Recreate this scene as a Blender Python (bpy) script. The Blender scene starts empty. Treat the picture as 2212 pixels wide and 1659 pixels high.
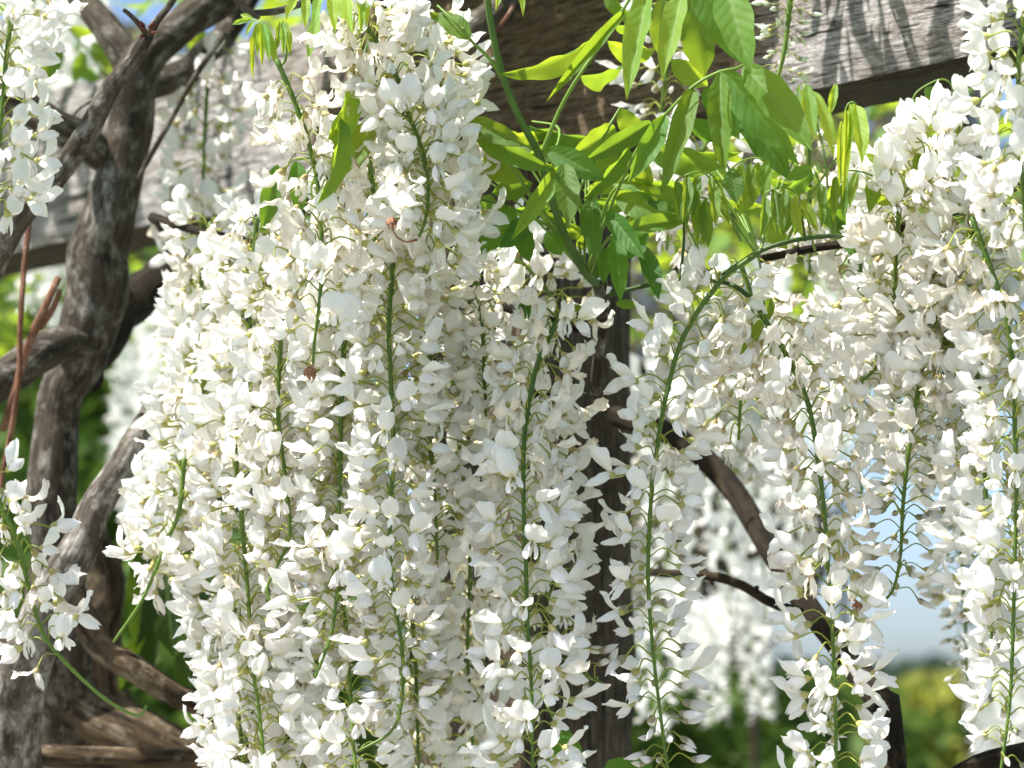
import bpy, math, random
import numpy as np
from mathutils import Vector, Matrix, Quaternion, noise

# ------------------------------------------------------------------ camera, sky, sun, exposure
sc = bpy.context.scene
COL = sc.collection
FW = 2212.0                      # the layout below is noted on a 2212 x 1659 view of the place
LENS = 103.5
FPX = FW * LENS / 36.0
HORIZON = 1581.0
PITCH = math.atan((HORIZON - 829.5) / FPX)
CAM = Vector((0.0, 0.0, 1.55))
cam_d = bpy.data.cameras.new('camera')
cam = bpy.data.objects.new('camera', cam_d)
COL.objects.link(cam)
cam.location = CAM
cam.rotation_euler = (math.pi / 2 + PITCH, 0, 0)
cam_d.lens = LENS
cam_d.sensor_width = 36.0
cam_d.clip_start = 0.05
cam_d.clip_end = 3000.0
cam_d.dof.use_dof = True
cam_d.dof.focus_distance = 2.27
cam_d.dof.aperture_fstop = 7.0
sc.camera = cam

SUN_EL, SUN_AZ = math.radians(57), math.radians(-108)     # azimuth measured from +Y towards +X
SUN_DIR = Vector((math.sin(SUN_AZ) * math.cos(SUN_EL), math.cos(SUN_AZ) * math.cos(SUN_EL), math.sin(SUN_EL)))
world = bpy.data.worlds.new('World')
sc.world = world
world.use_nodes = True
wn = world.node_tree
bg = wn.nodes['Background']
sky = wn.nodes.new('ShaderNodeTexSky')
sky.sky_type = 'NISHITA'
sky.sun_disc = False
sky.sun_elevation = SUN_EL
sky.sun_rotation = SUN_AZ
sky.dust_density = 2.0
sky.air_density = 0.7
sky.ozone_density = 3.0
wn.links.new(sky.outputs[0], bg.inputs[0])
bg.inputs[1].default_value = 0.12
sun_d = bpy.data.lights.new('sun', 'SUN')
sun_d.energy = 4.9
sun_d.angle = math.radians(0.53)
sun_d.color = (1.0, 0.955, 0.89)
sun = bpy.data.objects.new('sun', sun_d)
COL.objects.link(sun)
sun.rotation_euler = SUN_DIR.to_track_quat('Z', 'Y').to_euler()

sc.view_settings.view_transform = 'Standard'
sc.view_settings.look = 'None'
sc.view_settings.gamma = 1.0
sc.view_settings.exposure = 1.15
sc.render.engine = 'CYCLES'
sc.cycles.use_denoising = True
sc.cycles.max_bounces = 14
sc.cycles.diffuse_bounces = 9
sc.cycles.transmission_bounces = 10
sc.cycles.use_adaptive_sampling = True
sc.cycles.adaptive_threshold = 0.03
sc.cycles.glossy_bounces = 3
sc.cycles.transparent_max_bounces = 6
sc.cycles.sample_clamp_indirect = 8.0

random.seed(11)
R = random.Random(7)

CP, SP = math.cos(PITCH), math.sin(PITCH)
VR, VU, VF = Vector((1, 0, 0)), Vector((0, -SP, CP)), Vector((0, CP, SP))


def P(x, y, d):
    """The place of a point seen at (x, y) whose distance along the view axis is d metres."""
    return CAM + VF * d + VR * ((x - 1106.0) / FPX * d) + VU * ((829.5 - y) / FPX * d)


def PXM(d):
    return d / FPX               # metres that one layout unit spans at distance d


# ------------------------------------------------------------------ materials
def new_mat(name):
    m = bpy.data.materials.new(name)
    m.use_nodes = True
    nt = m.node_tree
    for n in list(nt.nodes):
        if n.type != 'OUTPUT_MATERIAL':
            nt.nodes.remove(n)
    return m, nt, nt.nodes, nt.links, [n for n in nt.nodes if n.type == 'OUTPUT_MATERIAL'][0]


def node(nt, typ, **kw):
    n = nt.nodes.new(typ)
    for k, v in kw.items():
        setattr(n, k, v)
    return n


def setin(n, **kw):
    for k, v in kw.items():
        n.inputs[k.replace('_', ' ')].default_value = v
    return n


def mixc(nt, a, b, fac, mode='MIX'):
    n = nt.nodes.new('ShaderNodeMix')
    n.data_type = 'RGBA'
    n.blend_type = mode
    for sock, val in ((n.inputs[0], fac), (n.inputs[6], a), (n.inputs[7], b)):
        if hasattr(val, 'links') or hasattr(val, 'is_linked'):
            nt.links.new(val, sock)
        elif isinstance(val, (int, float)):
            sock.default_value = val
        else:
            sock.default_value = (*val, 1.0)
    return n.outputs[2]


def ramp(nt, fac, stops):
    n = nt.nodes.new('ShaderNodeValToRGB')
    el = n.color_ramp.elements
    while len(el) < len(stops):
        el.new(0.5)
    for e, (p, c) in zip(el, stops):
        e.position = p
        e.color = (*c, 1) if len(c) == 3 else c
    nt.links.new(fac, n.inputs[0])
    return n.outputs[0]


def mat_petal():
    m, nt, N, L, out = new_mat('petal')
    at = node(nt, 'ShaderNodeAttribute', attribute_name='pig')
    oi = node(nt, 'ShaderNodeObjectInfo')
    col = mixc(nt, at.outputs['Color'], oi.outputs['Color'], 1.0, 'MULTIPLY')
    tc = node(nt, 'ShaderNodeTexCoord')
    no = setin(node(nt, 'ShaderNodeTexNoise'), Scale=420.0, Detail=3.0)
    L.new(tc.outputs['Object'], no.inputs['Vector'])
    bump = setin(node(nt, 'ShaderNodeBump'), Strength=0.25, Distance=0.001)
    L.new(no.outputs['Fac'], bump.inputs['Height'])
    d = node(nt, 'ShaderNodeBsdfDiffuse')
    t = node(nt, 'ShaderNodeBsdfTranslucent')
    tcol = mixc(nt, col, (1.0, 0.985, 0.95), 1.0, 'MULTIPLY')
    g = setin(node(nt, 'ShaderNodeBsdfGlossy'), Roughness=0.42)
    L.new(col, d.inputs[0]); L.new(tcol, t.inputs[0])
    L.new(bump.outputs[0], d.inputs['Normal']); L.new(bump.outputs[0], g.inputs['Normal'])
    mx = node(nt, 'ShaderNodeMixShader'); mx.inputs[0].default_value = 0.42
    L.new(d.outputs[0], mx.inputs[1]); L.new(t.outputs[0], mx.inputs[2])
    m2 = node(nt, 'ShaderNodeMixShader'); m2.inputs[0].default_value = 0.035
    L.new(mx.outputs[0], m2.inputs[1]); L.new(g.outputs[0], m2.inputs[2])
    L.new(m2.outputs[0], out.inputs[0])
    return m


def mat_stalk():
    m, nt, N, L, out = new_mat('green_stalk')
    at = node(nt, 'ShaderNodeAttribute', attribute_name='pig')
    b = setin(node(nt, 'ShaderNodeBsdfPrincipled'), Roughness=0.5)
    no = setin(node(nt, 'ShaderNodeTexNoise'), Scale=300.0, Detail=2.0)
    c = mixc(nt, at.outputs['Color'], (0.75, 0.72, 0.6), no.outputs['Fac'], 'MULTIPLY')
    L.new(c, b.inputs['Base Color'])
    t = node(nt, 'ShaderNodeBsdfTranslucent'); L.new(c, t.inputs[0])
    mx = node(nt, 'ShaderNodeMixShader'); mx.inputs[0].default_value = 0.25
    L.new(b.outputs[0], mx.inputs[1]); L.new(t.outputs[0], mx.inputs[2])
    L.new(mx.outputs[0], out.inputs[0])
    return m


def mat_leaf():
    m, nt, N, L, out = new_mat('leaf')
    at = node(nt, 'ShaderNodeAttribute', attribute_name='luv')     # x: -1..1 across, y: 0..1 along
    oi = node(nt, 'ShaderNodeObjectInfo')
    sp = node(nt, 'ShaderNodeSeparateXYZ'); L.new(at.outputs['Vector'], sp.inputs[0])

    def mth(op, a, b=None):
        n = node(nt, 'ShaderNodeMath', operation=op)
        for i, v in enumerate((a, b)):
            if v is None:
                continue
            if isinstance(v, (int, float)):
                n.inputs[i].default_value = v
            else:
                L.new(v, n.inputs[i])
        return n.outputs[0]
    av = mth('ABSOLUTE', sp.outputs[0])
    mid = mth('LESS_THAN', av, 0.035)
    ph = mth('SUBTRACT', mth('MULTIPLY', sp.outputs[1], 9.0), mth('MULTIPLY', av, 1.7))
    saw = mth('PINGPONG', ph, 0.5)
    side = mth('LESS_THAN', saw, 0.022)
    vein = mth('MAXIMUM', mid, mth('MULTIPLY', side, 0.55))
    tc = node(nt, 'ShaderNodeTexCoord')
    no = setin(node(nt, 'ShaderNodeTexNoise'), Scale=55.0, Detail=4.0)
    L.new(tc.outputs['Object'], no.inputs['Vector'])
    base = mixc(nt, (0.055, 0.15, 0.028), (0.10, 0.21, 0.04), no.outputs['Fac'])
    base = mixc(nt, base, oi.outputs['Color'], 1.0, 'MULTIPLY')
    colr = mixc(nt, base, (0.30, 0.42, 0.12), mth('MULTIPLY', vein, 0.55))
    trn = mixc(nt, (0.38, 0.52, 0.022), (0.49, 0.62, 0.035), no.outputs['Fac'])
    trn = mixc(nt, trn, oi.outputs['Color'], 1.0, 'MULTIPLY')
    trn = mixc(nt, trn, (0.14, 0.24, 0.01), mth('MULTIPLY', vein, 0.35))
    bump = setin(node(nt, 'ShaderNodeBump'), Strength=0.2, Distance=0.0016)
    hgt = mth('ADD', mth('MULTIPLY', mth('POWER', mth('MULTIPLY', saw, 2.0), 0.6), 1.0), mth('MULTIPLY', no.outputs['Fac'], 0.5))
    L.new(hgt, bump.inputs['Height'])
    b = setin(node(nt, 'ShaderNodeBsdfPrincipled'), Roughness=0.6)
    b.inputs['Specular IOR Level'].default_value = 0.4
    L.new(colr, b.inputs['Base Color']); L.new(bump.outputs[0], b.inputs['Normal'])
    t = node(nt, 'ShaderNodeBsdfTranslucent'); L.new(trn, t.inputs[0])
    mx = node(nt, 'ShaderNodeMixShader'); mx.inputs[0].default_value = 0.5
    L.new(b.outputs[0], mx.inputs[1]); L.new(t.outputs[0], mx.inputs[2])
    L.new(mx.outputs[0], out.inputs[0])
    return m


def mat_bark(name, dark, mid, pale, lichen=0.5, scale=1.0):
    m, nt, N, L, out = new_mat(name)
    at = node(nt, 'ShaderNodeAttribute', attribute_name='tuv')
    mp = node(nt, 'ShaderNodeMapping'); mp.inputs['Scale'].default_value = (1, 1, 0.16)
    L.new(at.outputs['Vector'], mp.inputs['Vector'])
    n1 = setin(node(nt, 'ShaderNodeTexNoise'), Scale=130.0 * scale, Detail=6.0, Roughness=0.65)
    L.new(mp.outputs[0], n1.inputs['Vector'])
    mp2 = node(nt, 'ShaderNodeMapping'); mp2.inputs['Scale'].default_value = (1, 1, 0.6)
    L.new(at.outputs['Vector'], mp2.inputs['Vector'])
    n2 = setin(node(nt, 'ShaderNodeTexNoise'), Scale=62.0 * scale, Detail=7.0, Roughness=0.68)
    L.new(mp2.outputs[0], n2.inputs['Vector'])
    n3 = setin(node(nt, 'ShaderNodeTexNoise'), Scale=220.0 * scale, Detail=3.0)
    L.new(mp2.outputs[0], n3.inputs['Vector'])
    c = ramp(nt, n1.outputs['Fac'], [(0.38, dark), (0.60, mid)])
    lm = ramp(nt, n2.outputs['Fac'], [(0.62 - 0.3 * lichen, (0, 0, 0)), (0.78 - 0.3 * lichen, (1, 1, 1))])
    pc = mixc(nt, pale, mid, ramp(nt, n3.outputs['Fac'], [(0.4, (0, 0, 0)), (0.65, (0.8, 0.8, 0.8))]))
    c = mixc(nt, c, pc, lm)
    b = setin(node(nt, 'ShaderNodeBsdfPrincipled'), Roughness=0.85)
    b.inputs['Specular IOR Level'].default_value = 0.2
    L.new(c, b.inputs['Base Color'])
    bump = setin(node(nt, 'ShaderNodeBump'), Strength=0.9, Distance=0.004)
    ad = node(nt, 'ShaderNodeMath', operation='ADD')
    L.new(n1.outputs['Fac'], ad.inputs[0]); L.new(n2.outputs['Fac'], ad.inputs[1])
    L.new(ad.outputs[0], bump.inputs['Height']); L.new(bump.outputs[0], b.inputs['Normal'])
    L.new(b.outputs[0], out.inputs[0])
    return m


def mat_timber(name, dark, mid, pale, warm, brown_shade=None):
    m, nt, N, L, out = new_mat(name)
    tc = node(nt, 'ShaderNodeTexCoord')
    # x runs along the grain
    wv = setin(node(nt, 'ShaderNodeTexNoise'), Scale=5.0, Detail=3.0)
    L.new(tc.outputs['Object'], wv.inputs['Vector'])
    wob = node(nt, 'ShaderNodeVectorMath', operation='MULTIPLY_ADD')
    wob.inputs[1].default_value = (0.0, 0.007, 0.007)
    L.new(wv.outputs['Color'], wob.inputs[0]); L.new(tc.outputs['Object'], wob.inputs[2])

    def grain(sx, s, det=5.0, rough=0.6):
        mp = node(nt, 'ShaderNodeMapping'); mp.inputs['Scale'].default_value = (sx, 1, 1)
        L.new(wob.outputs[0], mp.inputs['Vector'])
        n = setin(node(nt, 'ShaderNodeTexNoise'), Scale=s, Detail=det, Roughness=rough)
        L.new(mp.outputs[0], n.inputs['Vector'])
        return n.outputs['Fac']
    g1 = grain(0.085, 380.0, 8.0, 0.68)
    g2 = grain(0.2, 900.0, 4.0)
    g3 = grain(0.07, 170.0, 6.0)
    blot = grain(0.5, 14.0, 5.0)
    c = ramp(nt, g1, [(0.34, dark), (0.46, mid), (0.60, pale)])
    c = mixc(nt, c, warm, ramp(nt, blot, [(0.52, (0, 0, 0)), (0.68, (0.55, 0.55, 0.55))]))
    if brown_shade:          # browner timber mid-beam, with canopy shade painted into its colour
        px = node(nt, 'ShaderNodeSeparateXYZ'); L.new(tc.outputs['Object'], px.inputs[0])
        d1 = node(nt, 'ShaderNodeMath', operation='SUBTRACT'); L.new(px.outputs[0], d1.inputs[0]); d1.inputs[1].default_value = brown_shade[0]
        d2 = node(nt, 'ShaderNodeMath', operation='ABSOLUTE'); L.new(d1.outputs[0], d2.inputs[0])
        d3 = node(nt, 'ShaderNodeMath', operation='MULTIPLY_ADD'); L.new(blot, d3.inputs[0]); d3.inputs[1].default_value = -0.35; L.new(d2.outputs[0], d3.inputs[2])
        sm = ramp(nt, d3.outputs[0], [(brown_shade[1] - 0.17, (1, 1, 1)), (brown_shade[1] - 0.07, (0, 0, 0))])
        c = mixc(nt, c, mixc(nt, c, brown_shade[2], 1.0, 'MULTIPLY'), sm)
    crack = ramp(nt, g3, [(0.355, (1, 1, 1)), (0.395, (0, 0, 0))])
    c = mixc(nt, c, tuple(v * 0.35 for v in dark), crack)
    fine = ramp(nt, g2, [(0.38, (0.5, 0.5, 0.5)), (0.58, (1, 1, 1))])
    c = mixc(nt, c, fine, 1.0, 'MULTIPLY')
    b = setin(node(nt, 'ShaderNodeBsdfPrincipled'), Roughness=0.8)
    b.inputs['Specular IOR Level'].default_value = 0.25
    L.new(c, b.inputs['Base Color'])
    ad = node(nt, 'ShaderNodeMath', operation='ADD'); L.new(g1, ad.inputs[0]); L.new(g2, ad.inputs[1])
    sb = node(nt, 'ShaderNodeMath', operation='SUBTRACT'); L.new(ad.outputs[0], sb.inputs[0]); L.new(crack, sb.inputs[1])
    bump = setin(node(nt, 'ShaderNodeBump'), Strength=1.0, Distance=0.003)
    L.new(sb.outputs[0], bump.inputs['Height']); L.new(bump.outputs[0], b.inputs['Normal'])
    L.new(b.outputs[0], out.inputs[0])
    return m


def mat_plain(name, a, b_, scale=30.0, rough=0.8, translucent=0.0):
    m, nt, N, L, out = new_mat(name)
    tc = node(nt, 'ShaderNodeTexCoord')
    no = setin(node(nt, 'ShaderNodeTexNoise'), Scale=scale, Detail=5.0)
    L.new(tc.outputs['Object'], no.inputs['Vector'])
    c = mixc(nt, a, b_, ramp(nt, no.outputs['Fac'], [(0.35, (0, 0, 0)), (0.65, (1, 1, 1))]))
    b = setin(node(nt, 'ShaderNodeBsdfPrincipled'), Roughness=rough)
    b.inputs['Specular IOR Level'].default_value = 0.25
    L.new(c, b.inputs['Base Color'])
    if translucent:
        t = node(nt, 'ShaderNodeBsdfTranslucent'); L.new(c, t.inputs[0])
        mx = node(nt, 'ShaderNodeMixShader'); mx.inputs[0].default_value = translucent
        L.new(b.outputs[0], mx.inputs[1]); L.new(t.outputs[0], mx.inputs[2])
        L.new(mx.outputs[0], out.inputs[0])
    else:
        L.new(b.outputs[0], out.inputs[0])
    return m


M_PETAL, M_STALK, M_LEAF = mat_petal(), mat_stalk(), mat_leaf()
M_BARK = mat_bark('vine_bark', (0.022, 0.017, 0.012), (0.075, 0.06, 0.043), (0.27, 0.255, 0.225), 0.42)
M_BARK_DARK = mat_bark('mossy_bark', (0.006, 0.004, 0.002), (0.028, 0.020, 0.010), (0.085, 0.072, 0.04), 0.2)
M_PALE = mat_bark('grey_bark', (0.03, 0.024, 0.018), (0.11, 0.092, 0.072), (0.33, 0.315, 0.285), 0.6)
M_TWIG = mat_bark('red_brown_twig', (0.10, 0.045, 0.025), (0.26, 0.13, 0.08), (0.42, 0.30, 0.24), 0.3, 2.0)
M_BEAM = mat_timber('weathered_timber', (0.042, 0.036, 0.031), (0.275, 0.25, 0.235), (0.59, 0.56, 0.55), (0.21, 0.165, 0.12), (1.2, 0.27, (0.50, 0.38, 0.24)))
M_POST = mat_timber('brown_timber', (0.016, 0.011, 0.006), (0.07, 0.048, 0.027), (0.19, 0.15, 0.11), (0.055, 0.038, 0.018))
M_UNDER = mat_timber('unbleached_shaded_timber', (0.010, 0.007, 0.004), (0.036, 0.027, 0.013), (0.075, 0.06, 0.03), (0.03, 0.024, 0.011))
M_WARM = mat_bark('warm_brown_bark', (0.014, 0.009, 0.005), (0.11, 0.075, 0.042), (0.26, 0.215, 0.15), 0.35)
M_OLIVE = mat_plain('olive_leaf', (0.11, 0.105, 0.055), (0.20, 0.185, 0.11), 5.0, 0.7, 0.35)
M_OLIVE2 = mat_plain('grey_olive_leaf', (0.085, 0.078, 0.042), (0.17, 0.155, 0.095), 14.0, 0.7, 0.35)
M_DRY = mat_plain('dried_flower', (0.20, 0.085, 0.045), (0.42, 0.21, 0.12), 400.0)
M_SCALE = mat_plain('bud_scale', (0.07, 0.018, 0.014), (0.16, 0.045, 0.03), 300.0)
M_FARLEAF = mat_plain('far_leaf', (0.055, 0.11, 0.018), (0.12, 0.20, 0.03), 9.0, 0.6, 0.45)
M_FARTREE = mat_plain('far_tree_leaf', (0.028, 0.055, 0.035), (0.05, 0.085, 0.045), 0.6, 0.7, 0.2)
M_YELLOW = mat_plain('yellow_blossom', (0.33, 0.32, 0.035), (0.20, 0.24, 0.04), 6.0, 0.6, 0.3)
M_GRASS = mat_plain('lawn', (0.045, 0.095, 0.018), (0.085, 0.15, 0.03), 1.4, 0.8)


# ------------------------------------------------------------------ mesh helpers
class MB:
    def __init__(self):
        self.v, self.f, self.mi, self.pig, self.aux = [], [], [], [], []

    def add(self, verts, faces, pig=None, aux=None, mi=0):
        o = len(self.v)
        self.v += [tuple(p) for p in verts]
        self.f += [tuple(i + o for i in f) for f in faces]
        self.mi += [mi] * len(faces)
        n = len(verts)
        self.pig += list(pig) if pig is not None else [(1, 1, 1)] * n
        self.aux += [tuple(a) for a in aux] if aux is not None else [(0, 0, 0)] * n

    def mesh(self, name, mats, auxname=None, pig=True, smooth=True):
        me = bpy.data.meshes.new(name)
        me.from_pydata(self.v, [], self.f)
        for m in mats:
            me.materials.append(m)
        if pig:
            a = me.attributes.new('pig', 'FLOAT_COLOR', 'POINT')
            a.data.foreach_set('color', np.array([(*c[:3], 1.0) for c in self.pig], dtype=np.float32).ravel())
        if auxname:
            a = me.attributes.new(auxname, 'FLOAT_VECTOR', 'POINT')
            a.data.foreach_set('vector', np.array(self.aux, dtype=np.float32).ravel())
        if len(mats) > 1:
            me.polygons.foreach_set('material_index', self.mi)
        if smooth:
            me.polygons.foreach_set('use_smooth', [True] * len(me.polygons))
        me.update()
        return me


def link(name, data, parent=None, loc=None):
    o = bpy.data.objects.new(name, data)
    COL.objects.link(o)
    if parent is not None:
        o.parent = parent
    if loc is not None:
        o.location = loc
    return o


def tag(o, label=None, cat=None, group=None, kind=None):
    for k, v in (('label', label), ('category', cat), ('group', group), ('kind', kind)):
        if v:
            o[k] = v
    return o


def spline(pts, n):
    """Catmull-Rom through pts, resampled evenly to n points."""
    pts = [Vector(p) for p in pts]
    if len(pts) == 2:
        pts = [pts[0], pts[0].lerp(pts[1], 0.5), pts[1]]
    ext = [pts[0] * 2 - pts[1]] + pts + [pts[-1] * 2 - pts[-2]]
    out = []
    for i in range(1, len(ext) - 2):
        a, b, c, d = ext[i - 1:i + 3]
        for k in range(14):
            t = k / 14
            out.append(0.5 * ((2 * b) + (c - a) * t + (2 * a - 5 * b + 4 * c - d) * t * t + (3 * b - a - 3 * c + d) * t ** 3))
    out.append(pts[-1])
    cum = [0.0]
    for i in range(1, len(out)):
        cum.append(cum[-1] + (out[i] - out[i - 1]).length)
    res, j = [], 0
    for k in range(n):
        s = cum[-1] * k / (n - 1)
        while j < len(cum) - 2 and cum[j + 1] < s:
            j += 1
        seg = max(1e-9, cum[j + 1] - cum[j])
        res.append(out[j].lerp(out[j + 1], min(1, max(0, (s - cum[j]) / seg))))
    return res, cum[-1]


def tube(pts, radii, sides, rough=0.0, seed=0.0, oval=1.0):
    """Verts, faces and unrolled coordinates of a closed tube along pts."""
    n = len(pts)
    tans = []
    for i in range(n):
        t = (pts[min(n - 1, i + 1)] - pts[max(0, i - 1)])
        tans.append(t.normalized() if t.length > 1e-9 else Vector((0, 0, -1)))
    ref = Vector((1, 0, 0)) if abs(tans[0].x) < 0.8 else Vector((0, 1, 0))
    nrm = (ref - tans[0] * ref.dot(tans[0])).normalized()
    V, F, A = [], [], []
    s = 0.0
    for i in range(n):
        if i:
            s += (pts[i] - pts[i - 1]).length
            nrm = (nrm - tans[i] * nrm.dot(tans[i])).normalized()
        bi = tans[i].cross(nrm)
        for k in range(sides):
            a = 2 * math.pi * k / sides
            r = radii[i]
            ca, sa = math.cos(a), math.sin(a)
            if rough:
                q = Vector((ca * r * 14 + seed, sa * r * 14, s * 9))
                q2 = Vector((ca * r * 40 + seed, sa * r * 40, s * 7 + 5))
                r *= 1 + rough * noise.noise(q) + rough * 0.8 * noise.noise(q2)
            V.append(pts[i] + nrm * (ca * r) + bi * (sa * r * oval))
            A.append((ca * radii[i] + seed, sa * radii[i], s + seed))
    for i in range(n - 1):
        for k in range(sides):
            a, b = i * sides + k, i * sides + (k + 1) % sides
            F.append((a, b, b + sides, a + sides))
    for e, rev in ((0, True), (n - 1, False)):
        c = len(V)
        V.append(pts[e] + tans[e] * (radii[e] * (0.35 if not rev else -0.35)))
        A.append((seed, 0, s if not rev else 0))
        for k in range(sides):
            a, b = e * sides + k, e * sides + (k + 1) % sides
            F.append((b, a, c) if rev else (a, b, c))
    return V, F, A


# ------------------------------------------------------------------ flowers
WHITE = (0.93, 0.928, 0.93)
CREAM = (0.925, 0.912, 0.88)
YEL = (0.85, 0.72, 0.14)
PURP = (0.46, 0.36, 0.52)
BROWN = (0.52, 0.37, 0.22)
PED = (0.46, 0.50, 0.08)
CALYX = (0.60, 0.58, 0.24)
CALYX_OLD = (0.60, 0.50, 0.26)
CALYX_BUD = (0.40, 0.36, 0.27)


def lerp3(a, b, t):
    t = min(1.0, max(0.0, t))
    return tuple(a[i] + (b[i] - a[i]) * t for i in range(3))


def grid(nu, nv, fn):
    V, C, F = [], [], []
    for i in range(nu):
        for j in range(nv):
            p, c = fn(i / (nu - 1), -1 + 2 * j / (nv - 1))
            V.append(p); C.append(c)
    for i in range(nu - 1):
        for j in range(nv - 1):
            a = i * nv + j
            F.append((a, a + 1, a + nv + 1, a + nv))
    return V, F, C


def nz(p, s, k):
    return noise.noise(Vector((p[0] * s + k, p[1] * s - k, p[2] * s + 2 * k)))


def make_flower(seed, kind):
    """kind: fresh, side (half open), old, bud. Returns dict of MB pieces in the flower's own frame:
    the stalk's foot at the origin, +X away from the raceme stem, +Z up."""
    r = random.Random(seed)
    old = kind == 'old'
    pieces = {}
    Lp = r.uniform(0.015, 0.025) * (0.9 if kind == 'bud' else 1.0)
    rise = r.uniform(0.0, 0.005)
    end = Vector((Lp, r.uniform(-.002, .002), rise - (0.004 if old else 0.0)))
    pp, _ = spline([Vector((0, 0, 0)), Vector((Lp * 0.45, 0, rise + 0.0045)), end], 7)
    st = MB()
    V, F, _a = tube(pp, [0.00065, 0.0006, 0.0006, 0.0006, 0.0006, 0.00065, 0.0009], 5)
    st.add(V, F, pig=[lerp3(PED, (0.30, 0.40, 0.06), r.random())] * len(V), mi=1)
    pitch = r.uniform(-0.25, 0.35) + (0.75 if old else 0.0)         # how far the flower nods
    if kind == 'bud':
        pitch = r.uniform(-0.1, 0.45)
    fx = Vector((math.cos(pitch), 0, -math.sin(pitch)))
    fz = Vector((math.sin(pitch), 0, math.cos(pitch)))
    fy = Vector((0, 1, 0))

    def W(x, y, z):
        return end + fx * x + fy * y + fz * z
    cal = CALYX_OLD if old else CALYX_BUD if kind == 'bud' else CALYX
    rings = [(0, 0.0009), (0.0014, 0.0021), (0.0032, 0.0026), (0.0048, 0.0028)]
    cv, cf = [], []
    for i, (x, rad) in enumerate(rings):
        for k in range(8):
            a = k * math.pi / 4
            lip = (0.0015 if k % 2 else -0.0005) if i == 3 else 0
            cv.append(W(x + lip, math.cos(a) * rad, math.sin(a) * rad * 1.05))
    for i in range(3):
        for k in range(8):
            a, b = i * 8 + k, i * 8 + (k + 1) % 8
            cf.append((a, b, b + 8, a + 8))
    st.add(cv, cf, pig=[lerp3(cal, PED, 0.4 if i < 8 else 0.1) for i in range(len(cv))], mi=1)
    pieces['flower'] = st
    base = 0.0035
    white = lerp3(WHITE, CREAM, r.random() * (0.4 if not old else 1.0))

    if kind == 'bud':
        mb = MB()
        Lb, wb = r.uniform(0.013, 0.019), r.uniform(0.0030, 0.0042)
        curve = r.uniform(-0.002, 0.005)
        V, C, F = [], [], []
        nr, ns = 9, 8
        for i in range(nr):
            u = i / (nr - 1)
            w = wb * (math.sin(math.pi * min(1, u * 0.93 + 0.12)) ** 0.75) * (1 - 0.25 * u)
            if i == nr - 1:
                w *= 0.3
            for k in range(ns):
                a = 2 * math.pi * k / ns
                bz = math.sin(a) * w * 1.15
                if bz < 0:
                    bz *= 0.75
                V.append(W(base + u * Lb, math.cos(a) * w * 0.72, bz + curve * u * u * 1.6))
                C.append(lerp3(lerp3((0.72, 0.72, 0.62), white, u * 2.2), PURP, (u - 0.80) * 1.6 if a > 3.3 else 0))
        for i in range(nr - 1):
            for k in range(ns):
                a, b = i * ns + k, i * ns + (k + 1) % ns
                F.append((a, b, b + ns, a + ns))
        F.append(tuple((nr - 1) * ns + k for k in range(ns)))
        mb.add(V, F, pig=C)
        pieces['closed_petal'] = mb
        return pieces

    # standard (banner) petal
    Lb = r.uniform(0.0225, 0.0275) * (0.88 if old else 1.0)
    wb = r.uniform(0.0084, 0.0116) * (0.72 if old else 1.0)
    a0 = r.uniform(-0.05, 0.35)
    a1 = (r.uniform(0.15, 0.95) if r.random() < 0.55 else r.uniform(1.0, 1.9)) if kind == 'fresh' else r.uniform(0.55, 1.1) if kind == 'side' else r.uniform(0.7, 2.3)
    curl = r.uniform(0.2, 0.95) if kind == 'fresh' else r.uniform(0.5, 0.95)
    if old:
        curl = r.uniform(0.5, 1.0) * r.choice((-1, 1))
    notch = r.choice((r.uniform(0.05, 0.16), r.uniform(-0.10, 0.0)))
    corner = r.uniform(0.08, 0.26)
    twist = r.uniform(-0.35, 0.35) * (2.0 if old else 1.0)
    wav = r.uniform(0.7, 1.7) * (2.3 if old else 1.0)
    ks = seed * 1.37
    tipcol = r.random()

    nu = 11
    cen = [Vector((base, 0, 0.0012))]
    angs = []
    for i in range(nu):
        u = i / (nu - 1)
        angs.append(a0 + (a1 - a0) * (min(1, u * 1.5) ** 1.3) + 0.25 * math.sin(u * 3 + ks) * (1 if old else 0.4))
        if i:
            a = 0.5 * (angs[-1] + angs[-2])
            cen.append(cen[-1] + Vector((math.cos(a), 0, math.sin(a))) * (Lb / (nu - 1)))

    def banner(u, v):
        i = min(nu - 2, int(u * (nu - 1)))
        av = abs(v)
        w = wb * (0.16 + 0.84 * min(1.0, (u / 0.42)) ** 0.8)
        if u < 0.4:
            w += wb * 0.12 * math.exp(-((u - 0.22) / 0.07) ** 2)
        w *= 1 - 0.30 * max(0, (u - 0.6) / 0.4) ** 2.0
        back = Lb * (notch * (1 - min(1, av * 1.7)) ** 1.5 * u ** 6 + corner * av ** 3.2 * u ** 4)
        a = angs[min(nu - 1, int(round(u * (nu - 1))))]
        t = Vector((math.cos(a), 0, math.sin(a)))
        n = Vector((math.sin(a), 0, -math.cos(a)))          # the petal's face, towards the wings
        c = cen[int(round(u * (nu - 1)))] - t * back
        fold = -curl * w * (av ** 1.8) * (0.35 + 0.65 * u)
        crease = 0.0015 * math.exp(-(v / 0.12) ** 2) * (1 - 0.4 * u)
        y = v * w * math.cos(min(1.2, abs(curl) * av * 0.9))
        p = c + Vector((0, y, 0)) + n * (fold - crease)
        p += n * (twist * y * u)
        back2 = 0.0012 * wav * nz((v * 3.1, u * 2.0, ks), 1.3, ks) * max(av, u) ** 4
        p += t * back2 + Vector((0, 1, 0)) * (back2 * (1 if v > 0 else -1))
        amp = 0.0016 * wav * (0.25 + 0.75 * max(av, u)) * u
        q = (p.x * 1000, p.y * 1000, p.z * 1000)
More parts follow.
